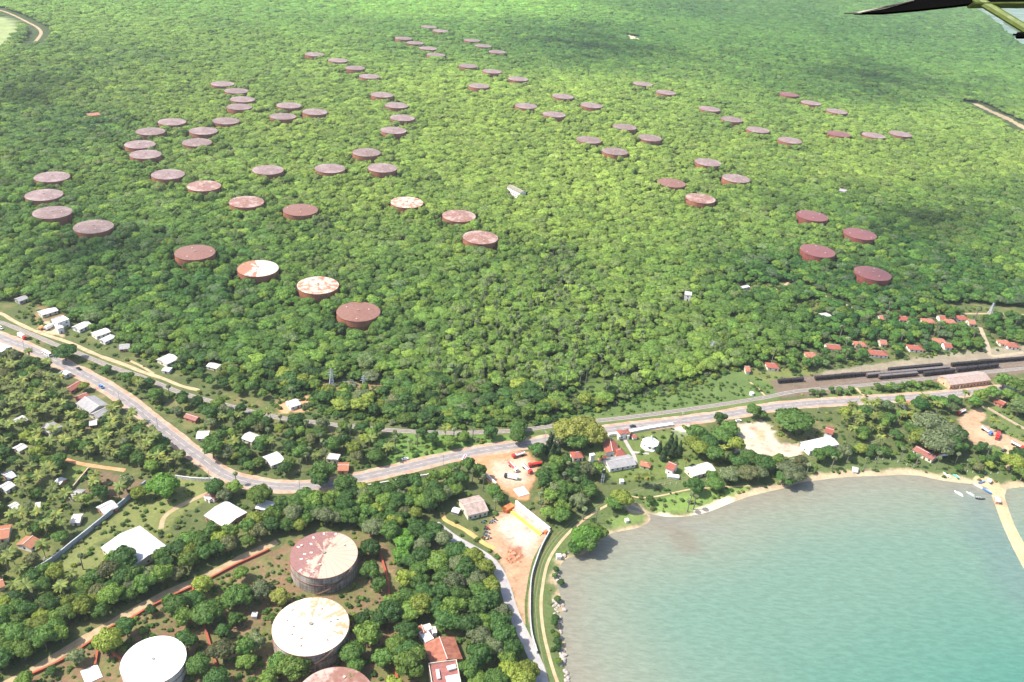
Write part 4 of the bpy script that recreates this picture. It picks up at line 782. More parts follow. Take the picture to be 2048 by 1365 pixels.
def vehicle(kind, x1, y1, x2, y2, label, c1='red', c2='white', L_=None):
    p = G(x1, y1, .8); q = G(x2, y2, .8); c = (p+q)/2; rz = math.atan2(q[1]-p[1], q[0]-p[0]); z = float(hgt(c[0], c[1]))+.04
    if kind == 'tanker':
        L_ = L_ or 9.5; t = empty('tanker_truck', (c[0], c[1], z), rz, label, 'truck'); a = L_/2
        MB().box((a-1.1, 0, 1.75), (2.2, 2.4, 2.1)).box((a-1.15, 0, 2.86), (1.8, 2.1, .12)).build('cab', PAINT[c1], t); MB().box((a+.02, 0, 2.1), (.08, 2.1, .8)).build('windshield', glass, t)
        n = 14; mb = MB(); vs = []
        for xx in (-a, a-2.6):
            for i in range(n): u = 2*PI*i/n; vs.append((xx, 1.2*math.cos(u), 2.0+.85*math.sin(u)))
        mb.add(vs, [(i, (i+1) % n, n+(i+1) % n, n+i) for i in range(n)]+[tuple(range(n)), tuple(range(n, 2*n))]); mb.build('tank', PAINT[c2], t)
        MB().box(((-a+a-2.6)/2, 0, 2.9), (L_-3.4, .7, .1)).build('walkway', PAINT[c1], t); MB().box((-1, 0, .85), (L_-2.4, 1.1, .25)).build('chassis', PAINT['dark'], t); wheels(t, (a-1.2, -a+1.2, -a+2.4), 1.05)
    elif kind == 'lorry':
        L_ = L_ or 9; t = empty('lorry', (c[0], c[1], z), rz, label, 'truck'); a = L_/2
        MB().box((a-1, 0, 1.7), (2, 2.4, 2.1)).build('cab', PAINT[c1], t); MB().box((a+.02, 0, 2.1), (.08, 2.1, .8)).build('windshield', glass, t); MB().box((-1.1, 0, 2.25), (L_-2.3, 2.5, 2.5)).build('cargo_box', PAINT[c2], t); MB().box((-1, 0, .85), (L_-2.4, 1.1, .25)).build('chassis', PAINT['dark'], t); wheels(t, (a-1.1, -a+1.2, -a+2.3), 1.05)
    elif kind == 'bus':
        L_ = 10; t = empty('bus', (c[0], c[1], z), rz, label, 'bus'); a = 5
        MB().box((0, 0, 1.7), (10, 2.5, 2.4)).box((0, 0, 2.96), (9.4, 2.2, .12)).build('body', PAINT[c1], t); MB().box((5.02, 0, 2.1), (.08, 2.2, 1)).build('windshield', glass, t)
        for sg in (-1, 1): MB().box((-.3, sg*1.27, 2.1), (8.6, .06, .8)).build('window_band', glass, t)
        wheels(t, (3.2, -3), 1.15)
    elif kind in ('car', 'van'):
        hh_ = .95 if kind == 'car' else 1.5; L_ = 4.4; t = empty(kind, (c[0], c[1], z), rz, label, kind)
        MB().box((0, 0, .75), (4.4, 1.75, .75)).build('body', PAINT[c1], t); mb = MB(); k_ = (2.4, 1.5) if kind == 'car' else (3.4, 2.8); zt = 1.12+hh_*.6; x0 = -.2 if kind == 'car' else -.4
        mb.add([(x0-k_[0]/2, -.8, 1.125), (x0+k_[0]/2, -.8, 1.125), (x0+k_[0]/2, .8, 1.125), (x0-k_[0]/2, .8, 1.125), (x0-k_[1]/2, -.68, zt), (x0+k_[1]/2, -.68, zt), (x0+k_[1]/2, .68, zt), (x0-k_[1]/2, .68, zt)], [(0, 1, 5, 4), (1, 2, 6, 5), (2, 3, 7, 6), (3, 0, 4, 7)]); mb.build('window', glass, t)
        MB().box((x0, 0, zt+.03), (k_[1], 1.36, .06)).build('roof', PAINT[c1], t); wheels(t, (1.4, -1.4), .8, .33)
    elif kind == 'excavator':
        t = empty('excavator', (c[0], c[1], z), rz, label, 'excavator'); MB().box((0, 1, .45), (3.6, .6, .9)).box((0, -1, .45), (3.6, .6, .9)).build('track', PAINT['dark'], t); MB().box((-.3, 0, 1.5), (2.8, 2.2, 1.1)).box((.6, .6, 2.5), (1.2, .9, .9)).build('body', PAINT['orange'], t)
        MB().bar((1, 0, 1.6), (3, 0, 4), .22).bar((3, 0, 4), (4.4, 0, 1.6), .18).build('boom', PAINT['orange'], t); MB().box((4.4, 0, 1.2), (.8, 1, .7)).build('bucket', PAINT['dark'], t)
    CIRC.append((c[0], c[1], 4)); CIRC.append((c[0], c[1]-5, 3.2)); return t
V_ = [('tanker', 1019, 928, 1034, 944, 'white cabbed tanker truck, first of two slanting in the upper yard', 'white', 'red'), ('tanker', 1046, 931, 1063, 948, 'red tanker truck with pink tank, second of two slanting in the yard', 'red', 'white'), ('tanker', 1045, 909, 1028, 914, 'red cabbed tanker at the top of the upper yard by the road', 'red', 'white'),
 ('tanker', 1078, 929, 1062, 932, 'red truck partly under trees at the right of the upper yard', 'red', 'red'), ('lorry', 1034, 958, 1010, 953, 'white box lorry in the centre of the upper yard', 'dark', 'white'), ('tanker', 932, 913, 923, 930, 'red cabbed truck leaving the road at the yard entrance', 'red', 'white'),
 ('tanker', 1963, 856, 1984, 871, 'tanker truck with a blue cab on the right dirt yard', 'blue', 'white'), ('lorry', 1996, 867, 1993, 881, 'short red truck beside the blue cabbed tanker', 'red', 'red'), ('tanker', 2024, 887, 2046, 898, 'red and white tanker at the right edge', 'red', 'white'), ('tanker', 1930, 822, 1914, 829, 'red truck at the upper tip of the right dirt yard', 'red', 'white'), ('tanker', 1845, 884, 1860, 901, 'red tanker along the maroon depot roof', 'red', 'white'), ('tanker', 1892, 912, 1872, 914, 'red cabbed tanker at the lower end of the maroon depot', 'red', 'white'),
 ('lorry', 33, 668, 56, 682, 'white lorry with red cab parked beside the road', 'red', 'white'), ('bus', 82, 702, 105, 715, 'white bus driving down the straight road', 'white', 'white'), ('van', -4, 654, 7, 659, 'white van cut by the left edge between road and railway', 'white', 'white'), ('van', 198, 771, 207, 777, 'blue van at the roadside near the palm grove', 'blue', 'blue'), ('car', 153, 735, 162, 740, 'dark car on the straight road below the big dark tree', 'dark', 'dark'), ('car', 1261, 853, 1270, 852, 'dark car on the road behind the gatehouse', 'dark', 'dark'), ('car', 804, 919, 816, 917, 'white car parked on the verge under roadside palms', 'white', 'white'), ('car', 1471, 842, 1483, 841, 'white car parked at the edge of the bare sand', 'white', 'white'), ('car', 2003, 902, 2013, 900, 'dark blue car on grass below the right dirt yard', 'dark', 'blue'), ('excavator', 74, 655, 90, 661, 'orange excavator beside the two-storey white house', 'orange', 'orange'), ('lorry', 92, 660, 108, 651, 'pale tipper lorry behind the orange excavator', 'silver', 'white')]
for v_ in V_: vehicle(*v_)
# motorcycles parked at the left of the lower yard
def moto(col_):
    t = empty('motorcycle', (0, 0, 0)); mb = MB(); mb.box((0, 0, .75), (1., .35, .4)).box((.35, 0, 1.), (.5, .3, .25)).build('body', PAINT[col_], t); MB().box((-.45, 0, 1.0), (.8, .32, .14)).build('seat', PAINT['dark'], t); MB().bar((.6, -.35, 1.15), (.6, .35, 1.15), .04).build('handlebar', PAINT['silver'], t)
    for x in (-.7, .75): o = link('wheel', wheelme, None, t, (x, 0, .33)); o.scale = (.66, .4, .66)
    return t
MP = {}
for i, (x, y, c_) in enumerate(((966, 1047, 'blue'), (970, 1044, 'dark'), (982, 1047, 'blue'), (987, 1044, 'blue'), (991, 1041, 'dark'), (973, 1056, 'red'), (976, 1059, 'red'), (971, 1060, 'dark'), (973, 1066, 'blue'), (977, 1067, 'silver'), (970, 1071, 'blue'), (975, 1073, 'silver'), (967, 1077, 'red'), (972, 1080, 'white'), (979, 1078, 'silver'))):
    p = G(x, y); lab = f'{c_ if c_ != "dark" else "black"} motorcycle, {ordn(i+1)} from the top of the parked row in the lower yard'; rz = random.uniform(-.6, .6)
    if c_ not in MP: MP[c_] = moto(c_); MP[c_].location = tuple(p); MP[c_].rotation_euler = (0, 0, rz); MP[c_].scale = (1.25,)*3; tag(MP[c_], lab, 'motorcycle', 'motorcycles parked by the lower yard'); kids(MP[c_])
    else: dup(MP[c_], p, rz, lab, 'motorcycles parked by the lower yard', (1.25,)*3)
    CIRC.append((p[0], p[1]-2, 2.5))
# ------------------------------------------------------------------ rail wagons
def wagon(kind, L_):
    t = empty('rail_wagon', (0, 0, 0)); a = L_/2-.5
    if kind == 'tank':
        MB().cyl((-a, 0, 2.3), 1.4, 2*a, 16, axis='x').build('tank', PAINT['black'], t, False); MB().cyl((0, 0, 3.6), .5, .5, 10).build('dome', PAINT['black'], t)
    else:
        MB().box((0, 0, 2.2), (2*a, 2.8, 2.2)).build('body', PAINT['black' if kind == 'box' else 'brown'], t); n = 7; vs = []
        for x in (-a-.1, a+.1):
            for i in range(n): u = PI*i/(n-1); vs.append((x, 1.5*math.cos(u), 3.31+.55*math.sin(u)))
        MB().add(vs, [(i, i+1, n+i+1, n+i) for i in range(n-1)]+[tuple(range(n)), tuple(range(2*n-1, n-1, -1)), (0, n, 2*n-1, n-1)]).build('roof', PAINT['black' if kind == 'box' else 'rgrey'], t)
        for sg in (-1, 1): MB().box((0, sg*1.42, 2.2), (1.6, .06, 1.9)).build('door', PAINT['brown'], t)
    MB().box((0, 0, 1.), (2*a+.4, 2.2, .2)).build('underframe', PAINT['dark'], t)
    for x in (-a+1.6, a-1.6): MB().box((x, 0, .62), (2.4, 1.9, .45)).cyl((x-.7, -1., .45), .42, 2., 12, axis='y').cyl((x+.7, -1., .45), .42, 2., 12, axis='y').build('bogie', tyre, t)
    kids(t); return t
TRN = [('lone pair left of the others', 'tank', 2, '1555,763 1607,759'), ('first long train', 'tank', 5, '1629,757 1760,746'), ('far short train above the long one', 'box', 4, '1776,741 1884,731'), ('second long train', 'hopper', 5, '1732,752 1898,737'), ('grey roofed train nearest the railway', 'hopper', 3, '1757,755 1834,748'), ('dark middle train before the station', 'box', 3, '1846,749 1909,742'), ('long train at the right edge', 'tank', 6, '1902,730 2060,716'), ('short train behind the station', 'box', 4, '1912,741 1996,731')]
WG = {}
for nm, kd, n, pts in TRN:
    (x1, y1), (x2, y2) = PP(pts); p = G(x1, y1, 1.8); q = G(x2, y2, 1.8); d = (q-p)/n; L_ = np.linalg.norm(d[:2]); rz = math.atan2(d[1], d[0])
    for i in range(n):
        k2 = kd if not (kd == 'tank' and i % 4 == 2) else 'box'; c = p+d*(i+.5); key = (k2, round(L_)); lab = f'black {"tank" if k2=="tank" else "covered"} wagon' if k2 != 'hopper' else 'brown wagon with grey roof'; lab += f', {ordn(i+1)} from left in the {nm}'
        loc = (c[0], c[1], .25)
        if key not in WG: o = WG[key] = wagon(k2, L_); o.location = loc; o.rotation_euler = (0, 0, rz); tag(o, lab, 'rail wagon', 'wagons of the '+nm)
        else: dup(WG[key], loc, rz, lab, 'wagons of the '+nm)
    CAPS.append((np.array([p[:2], q[:2]]), 4.5)); CAPS.append((np.array([p[:2]-(0, 6), q[:2]-(0, 6)]), 3.5))
# ------------------------------------------------------------------ boats and rocks
def boat(x, y, rz, c1, label, afloat=False):
    p = G(x, y, -.3 if afloat else 0); t = empty('outrigger_canoe', (p[0], p[1], -.42 if afloat else .0), rz, label, 'boat', 'outrigger canoes by the beach'); n = 9; vs = []; fs = []
    for i in range(n):
        u = -1+2*i/(n-1); w_ = .55*(1-abs(u)**2.6)+.04; zz = .75+.35*u*u; vs += [(3.4*u, -w_, zz), (3.4*u, -w_*.6, .05+.3*abs(u)**3), (3.4*u, w_*.6, .05+.3*abs(u)**3), (3.4*u, w_, zz), (3.4*u, w_*.75, zz-.12), (3.4*u, -w_*.75, zz-.12)]
    for i in range(n-1):
        for k in range(6): fs.append((6*i+k, 6*i+(k+1) % 6, 6*i+6+(k+1) % 6, 6*i+6+k))
    MB().add(vs, fs).build('hull', PAINT[c1], t); MB().bar((-1.8, 2.3, .25), (1.8, 2.3, .25), .14, 6).build('outrigger_float', PAINT['white'], t)
    for x_ in (-1.1, 1.1): MB().bar((x_, 0, .95), (x_, 2.3, .35), .07).build('outrigger_arm', wood, t)
boat(1893, 952, -1.15, 'white', 'white canoe pulled up on the beach, left of the turquoise one'); boat(1911, 954, -1.1, 'teal', 'turquoise canoe pulled up on the beach'); boat(1917, 989, -1.0, 'white', 'white canoe afloat, left of two in the shallows', True); boat(1940, 990, -1.05, 'silver', 'pale canoe afloat, right of two in the shallows', True); boat(1956, 974, -.9, 'white', 'slim white canoe lying beside the jetty root', True); boat(1963, 966, .4, 'blue', 'blue grey canoe crossing others at the jetty root'); boat(1974, 984, -.9, 'blue', 'pale blue canoe on the jetty sand'); boat(1960, 999, .05, 'dark', 'dark canoe moored left of the jetty hut', True)
rkm = plain('boulder', (.4, .35, .31), (.27, .23, .2), .9, .95); RK = []
for s_ in range(5):
    rr = random.Random(s_+20); me_ = bpy.data.meshes.new('boulder'); import bmesh
    bm = bmesh.new(); bmesh.ops.create_icosphere(bm, subdivisions=2, radius=1.)
    for v_ in bm.verts: v_.co *= 1+.22*math.sin(v_.co.x*3.1+s_*2)*math.sin(v_.co.y*2.7+s_)+rr.uniform(-.09, .09); v_.co.z *= .68
    bm.to_mesh(me_); bm.free(); me_.materials.append(rkm); RK.append(me_)
RC = [('below the tiny white hut', '1112,1157 1116,1152 1120,1158 1117,1162'), ('in the largest heap of the shore', '1109,1203 1113,1208 1108,1212 1114,1216 1111,1220 1116,1224 1109,1228 1114,1231 1118,1236 1118,1212 1117,1203 1126,1210 1129,1220 1120,1244'), ('in the curved string on the shore', '1122,1266 1119,1272 1124,1276 1118,1281 1115,1288 1121,1262'), ('in the heap near the shore bend', '1122,1300 1126,1304 1121,1308 1128,1311 1124,1316 1130,1319 1127,1323 1121,1329'), ('in the lowest heap on the shore', '1130,1342 1134,1346 1131,1352 1136,1356 1133,1362'), ('on the mud by the leafy point', '1124,1117 1129,1112 1135,1107')]
for ph, pts in RC:
    for i, (x, y) in enumerate(PP(pts)):
        p = G(x, y, -.2); o = link('boulder', RK[(i*7+len(ph)) % 5], None, None, (p[0], p[1], -.15)); s_ = random.uniform(.7, 1.5); o.scale = (s_*1.2, s_, s_); o.rotation_euler = (0, 0, random.uniform(0, 6))
        tag(o, f'grey brown boulder, {ordn(i+1)} down {ph}', 'boulder', 'boulders along the bay shore')
# ------------------------------------------------------------------ the aircraft seen at the upper right corner
def near(px, py, d): r_ = ray(px, py); return CAM+r_/np.linalg.norm(r_)*d
am = plain('aircraft_black', (.004, .004, .004), rough=.9, spec=0.); ag = plain('aircraft_green', (.1, .13, .03), (.07, .09, .02), 3, .5); al = plain('aircraft_pale', (.55, .5, .4), rough=.5)
air = empty('aircraft_wing', near(1900, -40, 6.), 0, 'dark aircraft wing edge with green strut in the upper right corner', 'aircraft'); A0 = np.array(air.location)
def slab(name, pts, d, th, m):
    top = [near(a, b, dd_) for a, b, dd_ in pts]; nn_ = np.array(Fw)*th; vs = [v_-A0 for v_ in top]+[v_+nn_-A0 for v_ in top]; n = len(top)
    MB().add(vs, [tuple(range(n)), tuple(range(2*n-1, n-1, -1))]+[(i, n+i, n+(i+1) % n, (i+1) % n) for i in range(n)]).build(name, m, air)
slab('wing_panel', [(1712, 26, 6.), (1770, 25.5, 5.9), (1840, 19, 5.8), (1905, 12, 5.7), (1946, 6.5, 5.6), (1965, 5, 5.6), (2110, 6, 5.4), (2110, -90, 5.8), (1850, -60, 6.3), (1828, 0, 6.2)], 6, .035, am)
slab('trim_strip', [(1689, 26.2, 5.98), (1712, 24.6, 5.97), (1770, 14, 6.), (1828, -1, 6.1), (1828, 1.5, 6.1), (1770, 17.5, 6.), (1718, 26.4, 5.97)], 6, .02, al)
slab('lower_edge', [(1945, 5, 5.45), (2110, 3.5, 5.3), (2110, 7.5, 5.3), (1948, 8.5, 5.45)], 6, .06, ag)
MB().bar(near(1952, -2, 5.5)-A0, near(2075, 73, 5.2)-A0, .021, 8).build('strut', ag, air)
MB().bar(near(2036, 71.5, 5.2)-A0, near(2080, 71, 5.1)-A0, .017, 8).bar(near(2026, 69.5, 5.2)-A0, near(2037, 70.5, 5.2)-A0, .005, 6).build('footstep', am, air)
# ------------------------------------------------------------------ plants
def ico(sub):
    bm = bmesh.new(); bmesh.ops.create_icosphere(bm, subdivisions=sub, radius=1.); v = np.array([q.co[:] for q in bm.verts]); f = np.array([[w_.index for w_ in q.verts] for q in bm.faces]); bm.free(); return v, f
IV, IF = ico(2)
def crown(seed, R=4.5, base=2.6, top=9., K=11, N_=900, leaf=.85, flat=.75, airy=0., cone=False):
    r = np.random.default_rng(seed); cs = []; mid = (base+top)/2
    if cone:
        for i in range(K): t = i/(K-1); cs.append((r.normal(0, .25), r.normal(0, .25), base+1+(top-base-1.5)*t, R*(1-.82*t)))
    else:
        cs.append((0, 0, mid+.3, R*.62))
        for i in range(K):
            a = 2*PI*i/K*1.0+r.uniform(-.35, .35)+(i % 2)*.5; q = R*r.uniform(.38, .7); s_ = R*r.uniform(.30, .46); z = mid+r.uniform(-.5, .55)*(top-base)*.5*(1.15-q/R); cs.append((q*math.cos(a), q*math.sin(a), z, s_))
        for i in range(3): a = r.uniform(0, 6.28); cs.append((R*.3*math.cos(a), R*.3*math.sin(a), top-R*.42*r.uniform(.9, 1.3), R*r.uniform(.28, .4)))
    V = []; T = []; L = []
    for (x, y, z, s_) in cs:                      # solid lobes
        w_ = IV*(s_*(.84-airy))*(1+.16*np.sin(IV[:, :1]*5+seed)*np.sin(IV[:, 1:2]*4.3+z)+r.normal(0, .05, (len(IV), 1))); w_[:, 2] *= flat
        T.append(IF+sum(len(q) for q in V)); V.append(w_+(x, y, z)); L.append(np.full(len(IV), .9)+r.uniform(-.06, .06))
    nv = sum(len(q) for q in V)
    P = []; NN = []
    cs_ = np.array(cs); wt = cs_[:, 3]**2; wt /= wt.sum()
    while len(P) < N_:
        k = r.choice(len(cs), p=wt); d = r.normal(size=3); d /= np.linalg.norm(d)
        if d[2] < -.35: continue
        p = cs_[k, :3]+d*cs_[k, 3]*(1, 1, flat)*r.uniform(.86, 1.08)
        if any(np.linalg.norm((p-c[:3])/(1, 1, flat)) < c[3]*.8 for j, c in enumerate(cs_) if j != k): continue
        P.append(p); NN.append(d)
    P = np.array(P); NN = np.array(NN)+r.normal(0, .38, (N_, 3)); NN /= np.linalg.norm(NN, axis=1)[:, None]
    U = np.cross(NN, r.normal(size=(N_, 3))); U /= np.linalg.norm(U, axis=1)[:, None]; Wv = np.cross(NN, U); s_ = (leaf*r.uniform(.55, 1.15, N_)/2)[:, None]
    Q4 = np.stack([P-U*s_-Wv*s_*.7, P+U*s_*.6-Wv*s_, P+U*s_+Wv*s_*.8, P-U*s_*.7+Wv*s_], 1).reshape(-1, 3)
    lv = np.repeat(r.uniform(.8, 1.25, N_), 4); V.append(Q4); L.append(lv); qs = nv+np.arange(N_*4).reshape(-1, 4)
    V = np.vstack(V); L = np.concatenate(L); c3 = np.stack([L*(1+.12*(L-1)), L, L*.95], 1)
    me_ = arrmesh('crown', V, qs, np.vstack(T), cols=c3); me_.materials.append(LEAF); return me_
bark = plain('bark', (.13, .1, .075), (.2, .17, .14), 1.5, .95); palmbark = plain('palm_bark', (.2, .17, .145), (.13, .11, .09), 1.5, .95)
def trunk(seed, R, base, top):
    rr = random.Random(seed); mb = MB(); mb.cyl((0, 0, -.3), .38, base+.3, 8, .24); 
    for i in range(4):
        a = i*1.6+rr.uniform(-.3, .3); mb.bar((0, 0, base-.3), (R*.45*math.cos(a), R*.45*math.sin(a), (base+top)*.5), .12, 5)
    me_ = mb.me('trunk'); me_.materials.append(bark); return me_
def strips(paths, widths, cols, droopv=None):
    V = []; Q = []; L = []
    for P, w_, c in zip(paths, widths, cols):
        P = np.array(P); T = np.gradient(P, axis=0); S = np.cross(T, (0, 0, 1.)); S /= np.linalg.norm(S, axis=1)[:, None]+1e-9; b = sum(len(q) for q in V); n = len(P); ww = np.array(w_)[:, None]
        dz = np.array((0, 0, -.45))*ww
        V.append(np.vstack([P+S*ww+dz, P, P-S*ww+dz])); L += [c]*(3*n)
        for i in range(n-1): Q += [(b+i, b+i+1, b+n+i+1, b+n+i), (b+n+i, b+n+i+1, b+2*n+i+1, b+2*n+i)]
    L = np.array(L); L = L[:, None]*np.ones(3) if L.ndim == 1 else L
    return np.vstack(V), Q, L
def coconut(seed):
    r = random.Random(seed); H = r.uniform(8.5, 11); bend = r.uniform(.4, 1.5); ba = r.uniform(0, 6.28); top = np.array((bend*math.cos(ba), bend*math.sin(ba), H)); paths = []; ws = []; cs = []
    for i in range(24):
        a = i*2.4+r.uniform(-.2, .2); el = r.uniform(-.25, 1.1); l = r.uniform(3.6, 4.6); P = []; n = 7
        for k in range(n): t = k/(n-1); e = el-1.5*t*t; P.append(top+np.array((math.cos(a)*l*t*math.cos(el*.6-.5*t), math.sin(a)*l*t*math.cos(el*.6-.5*t), math.sin(el)*l*t*.75-1.9*t*t*(1.1-el*.3))))
        paths.append(P); ws.append([.15, .55, .78, .8, .68, .45, .08]); c = r.uniform(.75, 1.35); cs.append((c*1.05, c, c*.8) if r.random() > .15 else (c*1.8, c*1.25, c*.7))
    V, Q, L = strips(paths, ws, cs); me_ = arrmesh('fronds', V, Q, cols=L); me_.materials.append(LEAF)
    mb = MB(); n = 6
    for k in range(n):
        a = top*np.array(((k/n)**1.6, (k/n)**1.6, k/n)); b = top*np.array((((k+1)/n)**1.6, ((k+1)/n)**1.6, (k+1)/n)); mb.bar(a, b, .2-.012*k, 6)
    tm = mb.me('trunk'); tm.materials.append(palmbark)
    nb = MB(); 
    for k in range(5): nb.cyl(top+np.array((.35*math.cos(k*1.3), .35*math.sin(k*1.3), -.55)), .17, .34, 6, .1)
    nm = nb.me('coconut_cluster'); nm.materials.append(plain('coconut', (.35, .27, .06), (.2, .22, .05))); return me_, tm, nm
def palmyra(seed):
    r = np.random.default_rng(seed); H = r.uniform(9, 12); V = []; Q = []; L = []; n = 0
    for i in range(44):
        d = r.normal(size=3); d /= np.linalg.norm(d); d[2] = d[2]*.85+.12; c = np.array((0, 0, H))+d*r.uniform(.9, 1.25); R_ = r.uniform(.75, 1.05); u = np.cross(d, r.normal(size=3)); u /= np.linalg.norm(u); w_ = np.cross(d, u); m_ = 8; tipn = d*.25
        dead = d[2] < -.45; base = r.uniform(.75, 1.3); colr = (base*2.1, base*1.3, base*1.2) if dead else (base*1.05, base, base*1.05)
        V.append(c-d*.15); V += [c+(u*math.cos(2*PI*k/m_)+w_*math.sin(2*PI*k/m_))*R_*(1 if k % 2 else .72)+d*(.22 if k % 2 else .05) for k in range(m_)]; L += [colr]*(m_+1); Q += [(n, n+1+k, n+1+(k+1) % m_) for k in range(m_)]; n += m_+1
    me_ = arrmesh('fronds', np.array(V), None, Q, cols=np.array(L)); me_.materials.append(LEAF); mb = MB(); mb.cyl((0, 0, -.2), .34, H-.4, 8, .2); tm = mb.me('trunk'); tm.materials.append(palmbark); return me_, tm
BROAD = [dict(R=4.5, base=2.4, top=8.6, K=9, N_=1000, leaf=.8), dict(R=4.8, base=2.6, top=8., K=12, N_=1050, leaf=.75, flat=.62), dict(R=4.2, base=2.8, top=9.8, K=11, N_=1050, leaf=.8, flat=.85), dict(R=4.6, base=2.2, top=8.4, K=14, N_=1300, leaf=.62, airy=.06), dict(R=4.4, base=3., top=9.2, K=7, N_=900, leaf=.95), dict(R=4.7, base=2.5, top=8.8, K=10, N_=1200, leaf=.7)]
CM = [crown(i+1, **q) for i, q in enumerate(BROAD)]; TM = [trunk(i, q['R'], q['base'], q['top']) for i, q in enumerate(BROAD)]
CONM = crown(31, R=2.6, base=1.2, top=13, K=9, N_=900, leaf=.6, flat=1.1, cone=True); CONT = MB().cyl((0, 0, -.2), .25, 10, 6, .08).me('trunk'); CONT.materials.append(bark)
BUSH = crown(41, R=1.6, base=-.6, top=1.9, K=6, N_=260, leaf=.55, flat=.8)
COCO = [coconut(i) for i in range(5)]; PALM = [palmyra(i) for i in range(4)]
# leaf hues, with sunlit and dark slopes painted in by region
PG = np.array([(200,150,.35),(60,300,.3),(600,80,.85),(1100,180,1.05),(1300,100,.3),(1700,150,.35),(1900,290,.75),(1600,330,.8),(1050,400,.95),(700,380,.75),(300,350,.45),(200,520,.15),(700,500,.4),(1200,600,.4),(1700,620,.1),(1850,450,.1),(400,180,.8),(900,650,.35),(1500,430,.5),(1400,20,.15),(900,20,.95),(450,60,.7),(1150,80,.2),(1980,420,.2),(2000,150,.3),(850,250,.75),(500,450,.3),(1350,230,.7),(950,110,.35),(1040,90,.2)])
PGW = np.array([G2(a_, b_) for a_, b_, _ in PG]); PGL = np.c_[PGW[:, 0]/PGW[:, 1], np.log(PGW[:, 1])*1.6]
def sunlit_mix(x, y):                             # pale yellow green share; sunlit and dark bands put into the leaf colour
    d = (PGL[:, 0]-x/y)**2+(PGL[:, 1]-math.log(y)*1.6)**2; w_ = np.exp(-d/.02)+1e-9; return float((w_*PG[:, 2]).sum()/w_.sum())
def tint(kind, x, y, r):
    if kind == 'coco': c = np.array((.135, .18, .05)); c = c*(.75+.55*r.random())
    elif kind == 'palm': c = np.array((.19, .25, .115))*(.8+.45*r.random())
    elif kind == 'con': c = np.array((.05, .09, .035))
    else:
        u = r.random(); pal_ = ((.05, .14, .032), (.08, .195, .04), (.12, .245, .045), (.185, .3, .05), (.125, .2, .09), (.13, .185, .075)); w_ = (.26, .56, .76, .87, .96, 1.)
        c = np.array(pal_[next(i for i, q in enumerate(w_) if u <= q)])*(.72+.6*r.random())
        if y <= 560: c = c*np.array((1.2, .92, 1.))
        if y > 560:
            k = float(snoise(x, y, 130+y*.1, 7.)); k2 = float(snoise(x, y, 38+y*.04, 3.)); g_ = np.clip(sunlit_mix(x, y)+.28*k+.2*k2, 0, 1.15)
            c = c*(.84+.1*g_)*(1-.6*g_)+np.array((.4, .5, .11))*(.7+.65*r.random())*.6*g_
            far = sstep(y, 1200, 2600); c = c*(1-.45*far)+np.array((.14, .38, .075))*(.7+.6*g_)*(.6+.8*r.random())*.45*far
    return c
# ---- exclusion test (vectorised over candidate points)
def blocked(x, y, r_):
    x = np.asarray(x, float); y = np.asarray(y, float); b = np.zeros(x.shape, bool)
    for cx, cy, cr in CIRC: b |= (x-cx)**2+(y-cy)**2 < (cr+r_*.8)**2
    for cx, cy, a, w_, rz in RECT:
        dx = x-cx; dy = y-cy; u = dx*math.cos(rz)+dy*math.sin(rz); v = -dx*math.sin(rz)+dy*math.cos(rz); b |= (np.abs(u) < a+r_*.7) & (np.abs(v) < w_+r_*.7)
    for P, cw in CAPS:
        lo = P.min(0)-cw-9; hi = P.max(0)+cw+9; m_ = (x > lo[0]) & (x < hi[0]) & (y > lo[1]) & (y < hi[1])
        if m_.any(): i = np.where(m_)[0]; b[i] |= dline(P, x[i], y[i]) < cw+np.broadcast_to(r_, x.shape)[i]*.62
    return b
TREES = []     # (kind, x, y, scale xy, scale z, proto)
def put(kind, x, y, r_, zs=None, proto=None): TREES.append((kind, x, y, r_, zs, proto))
def big(s, kind='broad'):
    for q in s.split():
        v = [float(a) for a in q.split(',')]; r_ = v[2]; hgt_c = {'broad': 1.1*r_ if r_ < 9 else .85*r_, 'con': 7, 'coco': 9.5, 'palm': 10}[kind]
        p = G(v[0], v[1], hgt_c); put(kind, p[0], p[1], r_, int(v[4]) if len(v) > 4 else None, int(v[3]) if len(v) > 3 else None)
big('215,1279,7.2 252,1256,5.6 150,1314,4.6 102,1341,2.6 302,1221,3.2 482,1146,4.2 405,1169,5.6,3 352,1212,7.5 385,1196,6 412,1222,8 372,1236,6 480,1190,7.6 455,1205,5 372,1281,5.2 447,1261,4.2 445,1303,7 397,1327,6,3 490,1300,5.5 432,1354,6,3 50,1360,4.5 562,1194,5.6,0,1 472,1196,5 525,1179,6.4 512,1286,5.5 492,1320,5 560,1325,6,3 590,1332,8,3 538,1358,5 742,1094,6,3 742,1142,6 757,1168,4.6 726,1240,4.6,3 757,1240,4.8,3 735,1272,7.5 702,1306,6 712,1333,5 765,1318,5.5 818,1326,8.4 792,1290,6 815,1262,6 700,1372,7 470,1240,4 545,1235,3')
